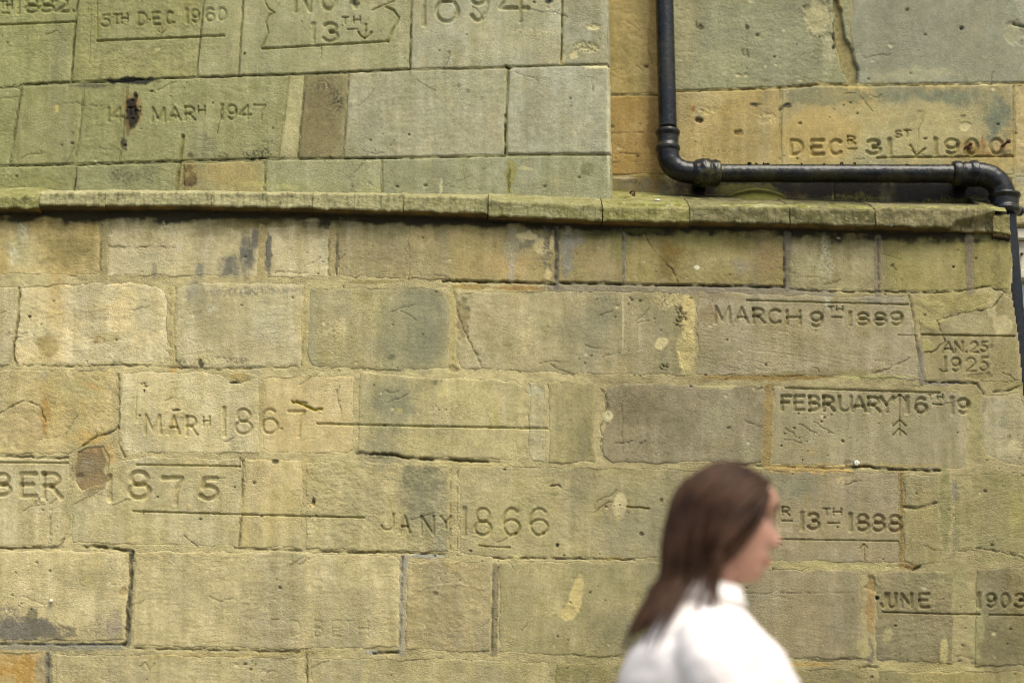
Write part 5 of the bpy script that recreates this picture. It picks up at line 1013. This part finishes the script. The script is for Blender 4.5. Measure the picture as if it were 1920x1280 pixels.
def limb(bm, pts, rad, n=18, sub=4, flat=1.0):
    P, Rr = [], []
    pts = [Vector(p) for p in pts]
    for i in range(len(pts) - 1):                            # smooth in between
        a = pts[max(i-1, 0)]; b = pts[i]; c = pts[i+1]; d = pts[min(i+2, len(pts)-1)]
        for k in range(sub):
            t = k / sub; P.append(.5 * ((2*b) + (c-a)*t + (2*a-5*b+4*c-d)*t*t + (3*b-a-3*c+d)*t**3)); Rr.append(rad[i] * (1-t) + rad[i+1] * t)
    P.append(pts[-1]); Rr.append(rad[-1])
    rings = []; prev = None
    ext = [(P[0] - (P[1]-P[0]).normalized() * Rr[0] * .8, Rr[0] * .45)] + list(zip(P, Rr)) + [(P[-1] + (P[-1]-P[-2]).normalized() * Rr[-1] * .8, Rr[-1] * .45)]
    for i, (p, r) in enumerate(ext):
        t = (ext[min(i+1, len(ext)-1)][0] - ext[max(i-1, 0)][0]).normalized()
        a = Vector((0, 1, 0)) if prev is None else prev
        a = (a - t * a.dot(t)); a = a.normalized() if a.length > 1e-4 else t.orthogonal().normalized(); prev = a; b = t.cross(a)
        rings.append([p + a * math.cos(2*math.pi*j/n) * r * flat + b * math.sin(2*math.pi*j/n) * r for j in range(n)])
    loft(bm, rings)
def remesh(bm, name, mat, voxel, parent, smooth=2, disp=None):
    bm.normal_update(); me = bpy.data.meshes.new('tmp'); bm.to_mesh(me); bm.free()
    o = bpy.data.objects.new('tmp', me); COL.objects.link(o)
    m = o.modifiers.new('r', 'REMESH'); m.mode = 'VOXEL'; m.voxel_size = voxel
    s = o.modifiers.new('s', 'SMOOTH'); s.iterations = smooth; s.factor = .5
    bpy.context.view_layer.update(); dg = bpy.context.evaluated_depsgraph_get()
    me2 = bpy.data.meshes.new_from_object(o.evaluated_get(dg)); bpy.data.objects.remove(o)
    n = len(me2.vertices); co = np.zeros(n * 3, np.float32); me2.vertices.foreach_get('co', co); co = co.reshape(-1, 3)
    if disp is not None:
        nn = np.zeros(n * 3, np.float32); me2.vertices.foreach_get('normal', nn); co = co + nn.reshape(-1, 3) * disp(co)[:, None]
    co -= np.array(parent.location, np.float32)[None]; me2.vertices.foreach_set('co', co.astype(np.float32).ravel()); me2.update()
    for p in me2.polygons: p.use_smooth = True
    me2.name = name; me2.materials.clear(); me2.materials.append(mat)
    q = bpy.data.objects.new(name, me2); COL.objects.link(q); q.parent = parent; return q
tilt = Matrix.Rotation(R(7), 4, 'Y')                          # chin slightly down
def H(x, y, z):
    if z > .03: z = .03 + (z - .03) * .84
    return HC + tilt @ Vector((x, y, z))
zs = np.linspace(-.120, .101, 60)
xf = np.interp(zs, [-.12,-.112,-.10,-.088,-.075,-.058,-.03,0,.02,.05,.075,.092,.101], [.050,.064,.071,.068,.075,.075,.078,.076,.086,.086,.066,.035,.0])
xb = np.interp(zs, [-.12,-.10,-.07,-.04,0,.04,.07,.092,.101], [.010,-.02,-.05,-.078,-.094,-.092,-.068,-.03,-.01])
ww = np.interp(zs, [-.12,-.11,-.09,-.06,-.02,.02,.05,.075,.092,.101], [.014,.030,.045,.056,.067,.073,.071,.055,.032,.008])
def head_rings():
    rings = []
    for z, f, b, w_ in zip(zs, xf, xb, ww):
        r = []; c = (f + b) / 2; a = (f - b) / 2
        for j in range(56):
            th = 2 * math.pi * j / 56; cx, sy = math.cos(th), math.sin(th)
            x = c + a * math.copysign(abs(cx) ** .88, cx); y = w_ * math.copysign(abs(sy) ** .92, sy)
            if cx > 0:
                nz = np.interp(z, [-.056, -.048, -.040, 0.0, .014], [0, .55, 1, .25, 0])
                x += .025 * nz * math.exp(-(y / (.008 + .004 * nz)) ** 2)
                x += .006 * math.exp(-((abs(y) - .013) / .006) ** 2 - ((z + .044) / .008) ** 2)
                x -= .011 * math.exp(-((abs(y) - .031) / .014) ** 2 - ((z - .004) / .011) ** 2)
                x += .0055 * math.exp(-(y / .020) ** 2) * (math.exp(-((z + .071) / .0045) ** 2) + math.exp(-((z + .083) / .005) ** 2))
                x -= .004 * math.exp(-(y / .024) ** 2 - ((z + .0775) / .002) ** 2)
                x += .005 * math.exp(-((abs(y) - .034) / .02) ** 2 - ((z + .035) / .02) ** 2)
            r.append(H(x, y, z))
        rings.append(r)
    return rings
bx = HC.x - .055                                              # body axis
bm = bmesh.new(); loft(bm, head_rings())
for s in (-1, 1):                                             # ears
    limb(bm, [H(-.012, s*.070, .018), H(-.022, s*.078, .014), H(-.024, s*.080, -.008), H(-.012, s*.074, -.032)], [.006, .008, .008, .006], 10, 3)
def tor(bm, rows_, n=36, grow=0):
    loft(bm, [[Vector((bx + cx + (a + grow) * math.cos(2*math.pi*j/n), YPER + (b + grow) * math.copysign(abs(math.sin(2*math.pi*j/n)) ** .85, math.sin(2*math.pi*j/n)), z)) for j in range(n)] for z, a, b, cx in rows_])
TOR = [(.84,.085,.13,0),(.90,.11,.165,0),(.96,.112,.17,0),(1.03,.10,.15,0),(1.10,.092,.135,.002),(1.18,.10,.145,.004),(1.27,.112,.16,.006),(1.34,.112,.172,.004),(1.39,.10,.178,0),(1.43,.078,.150,-.004),(1.46,.06,.095,-.006),(1.49,.052,.06,-.004)]
tor(bm, TOR)
limb(bm, [(bx - .012, YPER, 1.42), (bx + .002, YPER, 1.50), H(-.018, 0, -.06)], [.056, .051, .054], 24, 4)
def arm(bm, s, fwd, g=0., hand=True):
    sh = Vector((bx - .006, YPER + s * .165, 1.405)); el = sh + Vector((.05 * fwd, s * .035, -.285)); wr = el + Vector((.13 * fwd + .03, -s * .01, -.225))
    limb(bm, [sh + Vector((0, -s * .03, .005)), sh + Vector((.0, s*.012, -.04)), sh.lerp(el, .5), el, el.lerp(wr, .4), wr], [.052+g, .050+g, .042+g, .036+g, .035+g, .026+g], 20, 4)
    if hand:
        d = (wr - el).normalized(); pal = wr + d * .045; fo = Vector((1, 0, 0)) - d * d.x; fo.normalize(); sd_ = d.cross(fo)
        limb(bm, [wr, pal, wr + d * .085], [.025, .033, .034], 16, 3, .55 if False else .5)
        for k, (o_, L_) in enumerate(((.027, .070), (.010, .080), (-.008, .075), (-.025, .058))):
            b0 = wr + d * .085 + fo * o_ ; k1 = b0 + d * L_ * .42 + fo * o_ * .18; k2 = k1 + d * L_ * .3 - Vector((0, s, 0)) * L_ * .16; k3 = k2 + d * L_ * .22 - Vector((0, s, 0)) * L_ * .22
            limb(bm, [b0 - d * .02, b0, k1, k2, k3], [.0085, .0085, .0078, .0072, .006], 10, 3)
        t0 = wr + d * .03 + fo * .022; limb(bm, [t0, t0 + d * .028 + fo * .022, t0 + d * .055 + fo * .030 - Vector((0, s, 0)) * .008, t0 + d * .074 + fo * .028 - Vector((0, s, 0)) * .014], [.013, .011, .0095, .0075], 10, 3)
    return wr
arm(bm, -1, .9); arm(bm, 1, -.8)
LEG = {-1: [(bx, YPER - .088, .90), (bx + .0, YPER - .09, .70), (bx - .01, YPER - .092, .49), (bx - .13, YPER - .092, .30), (bx - .23, YPER - .092, .125)],
       1: [(bx, YPER + .088, .90), (bx + .09, YPER + .09, .71), (bx + .165, YPER + .092, .50), (bx + .19, YPER + .092, .28), (bx + .21, YPER + .092, .09)]}
for s in (-1, 1): limb(bm, LEG[s], [.088, .074, .055, .052, .037], 22, 5)
body = remesh(bm, 'body', M_SKIN, .005, per, 2)
for s in (-1, 1):
    bm = bmesh.new(); c = H(.0500, s*.031, .003); bmesh.ops.create_uvsphere(bm, u_segments=16, v_segments=12, radius=.0118, matrix=Matrix.Translation(c)); e = bm_obj('eye', bm, M_EYE, per)
    bm = bmesh.new(); bmesh.ops.create_uvsphere(bm, u_segments=14, v_segments=8, radius=.0056, matrix=Matrix.Translation(c + Vector((.0078, 0, 0)))); i_ = bm_obj('iris', bm, M_IRIS, per); i_.parent = e; e.matrix_parent_inverse.identity()
    bm = bmesh.new(); limb(bm, [H(.085, s*.014, .022), H(.086, s*.030, .027), H(.074, s*.046, .022)], [.003, .0035, .0018], 8, 4); bm_obj('eyebrow', bm, M_HAIR, per)
bm = bmesh.new()
for z_, r_ in ((-.0715, .0042), (-.0825, .005)): limb(bm, [H(.066, -.022, -.0775), H(.0755, -.011, z_ - .0005), H(.0785, 0, z_), H(.0755, .011, z_ - .0005), H(.066, .022, -.0775)], [.0012, r_ * .8, r_, r_ * .8, .0012], 10, 4)
bm_obj('lips', bm, M_LIP, per)
# shirt
def folds(co):
    x, y, z = co[:, 0].astype(float), co[:, 1].astype(float), co[:, 2].astype(float)
    a = fbm(x * 1000 + y * 500 + z * 300, z * 1000 - x * 500, 60, 130, 3, 4); b = fbm(x * 1000 - z * 900, y * 1000 + z * 400, 40, 40, 3, 9)
    return (a * .008 + b * .004) * np.clip((1.50 - z) * 8, .2, 1)
bm = bmesh.new(); tor(bm, [(z, a + (.052 if z < 1.36 else .040 if z < 1.41 else .026), b + .018, cx - .002) for z, a, b, cx in TOR if z > .86][:-1] + [(1.475, .068, .076, -.006), (1.50, .060, .064, -.006)])
arm(bm, -1, .9, .015, False); arm(bm, 1, -.8, .015, False)
shirt = remesh(bm, 'shirt', M_SHIRT, .006, per, 3, folds)
bm = bmesh.new(); rings = []
for i in range(41):                                            # turned collar, open at the front
    th = R(25 + 310 * i / 40); cx, cy = math.cos(th), math.sin(th); o_ = Vector((bx + .004, YPER, 1.487 - .012 * cx))
    rings.append([o_ + Vector((cx * r, cy * r, h)) for r, h in ((.060, 0), (.057, .022), (.061, .034), (.067, .033), (.073, .015), (.080, -.006), (.074, -.008), (.066, .004))])
loft(bm, rings); bm_obj('collar', bm, M_SHIRT, per)
bm = bmesh.new(); tor(bm, [(z, a + .016, b + .012, cx) for z, a, b, cx in TOR if z < 1.06])
for s in (-1, 1): limb(bm, [p for p in LEG[s]], [.102, .090, .074, .070, .062], 22, 5)
remesh(bm, 'trousers', M_TROU, .008, per, 3, lambda co: fbm(co[:, 0].astype(float) * 1000 + co[:, 1] * 600, co[:, 2].astype(float) * 1000, 40, 70, 3, 3) * .006)
for s in (-1, 1):
    a = Vector(LEG[s][-1]); up = .06 if s < 0 else 0.0
    heel = Vector((a.x - .055, a.y, a.z - .035 + up * .2)); toe = Vector((a.x + .15 if s > 0 else a.x + .13, a.y, .028 if s < 0 else .04))
    bm = bmesh.new(); limb(bm, [heel, heel.lerp(toe, .35) + Vector((0, 0, .012)), heel.lerp(toe, .75), toe], [.036, .042, .036, .026], 18, 5); limb(bm, [a, a + Vector((0, 0, -.04))], [.044, .046], 16, 3)
    for v in bm.verts: v.co.z = max(v.co.z, .004)
    remesh(bm, 'shoe', M_SHOE, .005, per, 2)
# hair: an inner cap and some hundreds of locks swept back and down
rn = random.Random(31); bm = bmesh.new()
r_ = bmesh.ops.create_uvsphere(bm, u_segments=40, v_segments=28, radius=1)
for v in bm.verts: v.co = Vector((v.co.x * .099 - .006, v.co.y * .081, v.co.z * .101 + .004))
bmesh.ops.delete(bm, geom=[v for v in bm.verts if v.co.x > .078 + (v.co.z - .065) * .61 or v.co.z < -.075], context='VERTS')
for v in bm.verts: v.co = H(*v.co)
def torso_push(p):
    z = p.z
    if z < 1.51:
        a = np.interp(z, [1.2, 1.36, 1.44, 1.50], [.150, .142, .115, .080]); b = np.interp(z, [1.2, 1.36, 1.43, 1.50], [.20, .21, .17, .085])
        dx, dy = (p.x - bx + .016) / a, (p.y - YPER) / b; q = math.hypot(dx, dy)
        if q < 1.06: k = 1.06 / max(q, .05); p.x = bx - .016 + dx * k * a; p.y = YPER + dy * k * b
    return p
inv = tilt.inverted()
for L_ in range(620):
    phi = R(rn.uniform(32, 180)) * rn.choice((-1, 1)); el = R(90 - 88 * rn.random() ** .8)
    if L_ < 120: phi = R(rn.uniform(20, 75)) * rn.choice((-1, 1)); el = R(rn.uniform(42, 85))
    p = Vector((math.cos(phi) * math.cos(el) * .099 - .006, math.sin(phi) * math.cos(el) * .081, math.sin(el) * .090 + .002))
    if p.x > .076 + (p.z - .065) * .61: continue
    out_ = rn.uniform(.001, .009); pts = []; w = H(*p); n_ = rn.randint(13, 16) if abs(phi) > R(110) else rn.randint(10, 13); wob = rn.uniform(0, 6.3); sy = 1 if p.y > 0 else -1
    for k in range(n_):
        q = inv @ (w - HC); e = Vector(((q.x + .006) / .099, q.y / .081, (q.z - .002) / .090)); m = e.length
        if q.z > -.085:
            if m > .01 and (q.z > 0 or m < 1.0 + out_ / .09):
                k_ = (1 + out_ / .09) / m; q = Vector((e.x * k_ * .099 - .006, e.y * k_ * .081, e.z * k_ * .090 + .002))
            w = HC + tilt @ q
        w = torso_push(w.copy()); pts.append(w.copy())
        down = Vector((-.62, .05 * sy, -.78)) if q.z > .0 else (Vector((-.60, 0, -.80)) if q.x > -.02 else Vector((-.16, 0, -.98))) if q.z > -.11 else Vector((-.30 - .25 * max(0, q.x + .05) * 6, -.04 * sy * min(1, abs(q.y) * 20), -.95))
        if q.z > .06: down = Vector((-.85, .62 * sy, -.25))
        nrm = Vector((e.x / .099, e.y / .081, e.z / .090)).normalized()
        if q.z > 0: down = down - nrm * down.dot(nrm)
        down = down.normalized() if down.length > 1e-3 else Vector((-1, 0, 0))
        w = w + down * .019 + Vector((math.sin(k * .7 + wob) * .0026, math.cos(k * .6 + wob) * .0026, 0))
    r0 = rn.uniform(.002, .0078)
    limb(bm, pts, [r0 * (.55 + .45 * min(1, k / 3)) * (1 - .75 * (k / (len(pts) - 1)) ** 2.5) for k in range(len(pts))], 6, 1)
hair = bm_obj('hair', bm, M_HAIR, per)
